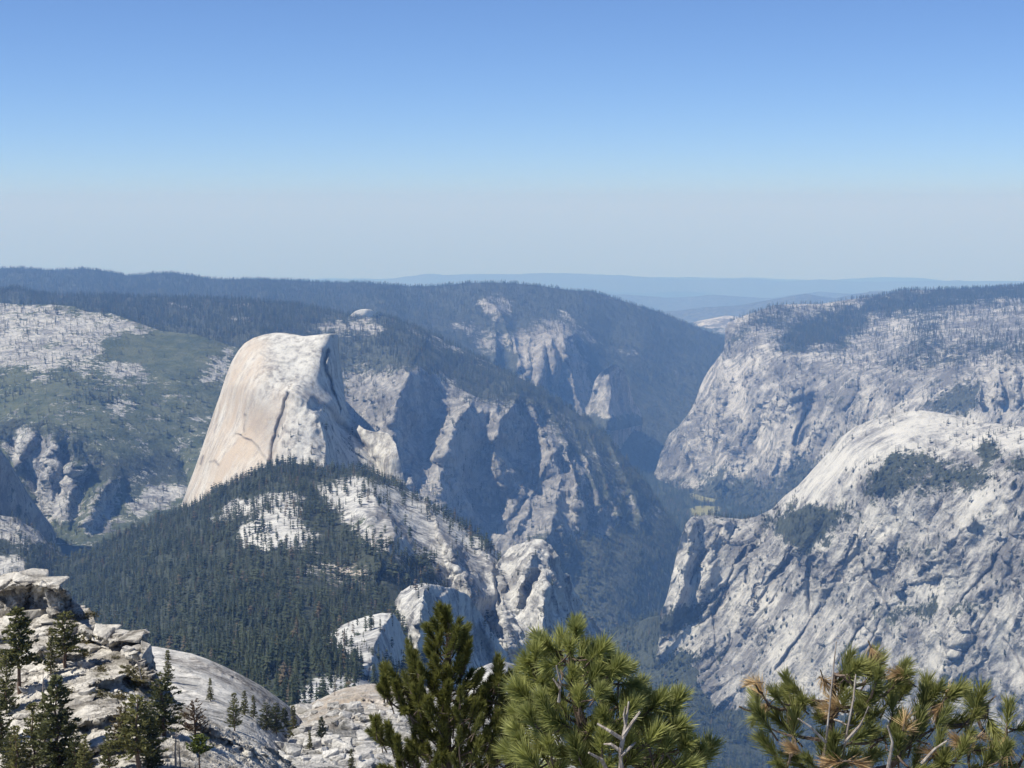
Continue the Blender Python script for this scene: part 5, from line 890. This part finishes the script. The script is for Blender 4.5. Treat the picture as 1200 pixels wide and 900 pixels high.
pine('dark green pine with a pointed top, left of the brighter pine', 11.0, [(528, 1190, 0), (526, 1000, 0), (524, 900, 0), (523, 820, 0), (526, 760, 0), (525, 728, 0)],
    [(525, 708), (534, 722), (546, 742), (548, 762), (540, 775), (556, 782), (572, 800), (580, 778), (590, 785), (590, 805), (604, 790), (612, 800), (606, 840), (612, 860), (606, 1000), (560, 1100), (490, 1100), (450, 1000), (452, 905), (470, 880), (440, 850), (440, 836), (452, 846), (475, 865), (496, 850), (478, 822), (452, 806), (448, 786), (462, 796), (480, 782), (486, 764), (498, 775), (516, 790), (508, 758), (512, 730)],
    14.6, 4, .34, T_D, .9, 5, 1.1, 12, full=[(441, 842, -.1), (446, 850, 0), (450, 790, 0), (459, 787, .1), (483, 765, .1), (525, 713, 0), (524, 722, 0), (580, 780, .05), (585, 790, 0)], r_trunk=.034)
pine('bushy bright yellow green pine in the middle foreground with a silvery dead twig', 7.0, [(715, 1260, 0), (712, 1050, 0), (705, 950, 0), (690, 880, .05), (672, 810, .05), (668, 758, 0)],
    [(668, 722), (690, 726), (686, 742), (712, 756), (736, 770), (738, 800), (752, 790), (756, 812), (788, 806), (794, 828), (792, 842), (812, 850), (828, 872), (832, 905), (830, 1010), (780, 1090), (640, 1090), (600, 1000), (596, 900), (606, 850), (610, 800), (626, 780), (618, 762), (634, 738), (650, 742)],
    19, 3, .30, T_G, .55, 9, 1.1, 12, twigs=[(.016, (707, 960, 0), (722, 925, -.3), (728, 900, -.48), (727, 880, -.5), (731, 862, -.5)), (.009, (729, 872, -.5), (733, 850, -.5), (737, 822, -.48)), (.009, (731, 862, -.5), (740, 848, -.52), (750, 834, -.5)), (.009, (729, 866, -.5), (715, 857, -.52), (700, 848, -.5)), (.006, (733, 850, -.5), (731, 838, -.5), (733, 828, -.5)), (.010, (722, 925, -.3), (705, 890, -.42), (690, 882, -.45)), (.008, (727, 880, -.5), (716, 872, -.5), (708, 872, -.48)), (.008, (728, 885, -.5), (738, 876, -.5), (745, 870, -.48)), (.007, (655, 822, -.3), (657, 800, -.36), (652, 780, -.36)), (.006, (656, 806, -.36), (648, 795, -.36))], r_trunk=.03)
pine('olive pine with dry orange needles at the right, open twiggy top', 6.2, [(965, 1300, 0), (966, 1080, 0), (968, 960, 0), (966, 900, 0), (974, 850, 0), (978, 790, 0)],
    [(896, 790), (904, 778), (930, 772), (948, 786), (944, 812), (958, 812), (980, 780), (985, 748), (1010, 744), (1050, 752), (1056, 776), (1072, 790), (1100, 782), (1104, 806), (1130, 812), (1140, 796), (1170, 806), (1180, 812), (1230, 822), (1290, 860), (1300, 1000), (1200, 1080), (960, 1080), (880, 1000), (866, 905), (880, 872), (912, 872), (900, 840), (892, 806)],
    24, 2, .26, T_R, .75, 13, 1.0, 10, dry=T_Y, dry_spots=[(884, 800, -.1), (893, 812, -.05), (900, 826, 0), (965, 797, -.05), (972, 800, 0), (978, 832, -.1), (970, 840, -.1), (985, 828, -.1), (1022, 762, 0), (1058, 790, -.1), (1064, 798, -.1), (1060, 846, -.2), (1058, 856, -.2), (1100, 830, -.1), (1140, 868, -.2), (1130, 874, -.2), (1148, 864, -.2), (980, 893, -.2), (1000, 894, -.2), (1096, 884, -.2), (935, 880, -.15), (1156, 826, 0), (926, 846, 0), (1180, 870, -.1), (1110, 812, 0), (1030, 778, 0)],
    twigs=[(.0045, (965, 905, -.1), (970, 850, -.22), (975, 800, -.22), (980, 752, -.2)), (.006, (968, 870, -.22), (950, 852, -.24), (935, 842, -.24)), (.006, (985, 905, -.1), (992, 860, -.2), (1000, 820, -.2), (1003, 790, -.18)), (.007, (990, 870, -.2), (1008, 850, -.22), (1018, 828, -.22)), (.007, (1040, 905, -.2), (1046, 870, -.24), (1040, 850, -.24)), (.006, (1080, 895, -.25), (1095, 878, -.25), (1110, 868, -.25))], extra=[ (1012, 830, -.1), (1000, 850, -.1), (1040, 880, -.2), (1090, 872, -.2), (866, 828, 0), (1030, 868, -.2)], full=[(995, 758, 0), (1010, 750, .1), (1038, 760, 0), (1046, 772, -.1), (925, 780, 0), (935, 792, 0), (890, 800, .05), (1085, 790, 0), (1145, 805, .1), (1030, 770, .1), (1000, 772, -.1), (1040, 790, 0)], r_trunk=.022, low=36)
# ------------------------------------------------------------------ haze
def haze_box():
    x0, x1, y0, y1, z0, z1 = -96e3, 96e3, -400, 96e3, -2600, CAMZ + 650
    V = [(x, y, z) for z in (z0, z1) for y in (y0, y1) for x in (x0, x1)]
    Q = [(0, 2, 3, 1), (4, 5, 7, 6), (0, 1, 5, 4), (2, 6, 7, 3), (0, 4, 6, 2), (1, 3, 7, 5)]
    m = bpy.data.materials.new('haze'); m.use_nodes = True; t = m.node_tree; t.nodes.clear()
    o = t.nodes.new('ShaderNodeOutputMaterial'); v = t.nodes.new('ShaderNodeVolumePrincipled')
    v.inputs['Density'].default_value = HAZE_DENSITY; v.inputs['Color'].default_value = (*HAZE_COLOR, 1); v.inputs['Absorption Color'].default_value = (0.84, 0.84, 1.0, 1)
    v.inputs['Anisotropy'].default_value = 0.0
    t.links.new(v.outputs[0], o.inputs['Volume'])
    ob = mesh_np('haze', V, Q, m, smooth=False)
    tag(ob, 'thin blue haze filling the valley and softening the far ridges', 'haze', kind='stuff')
haze_box()
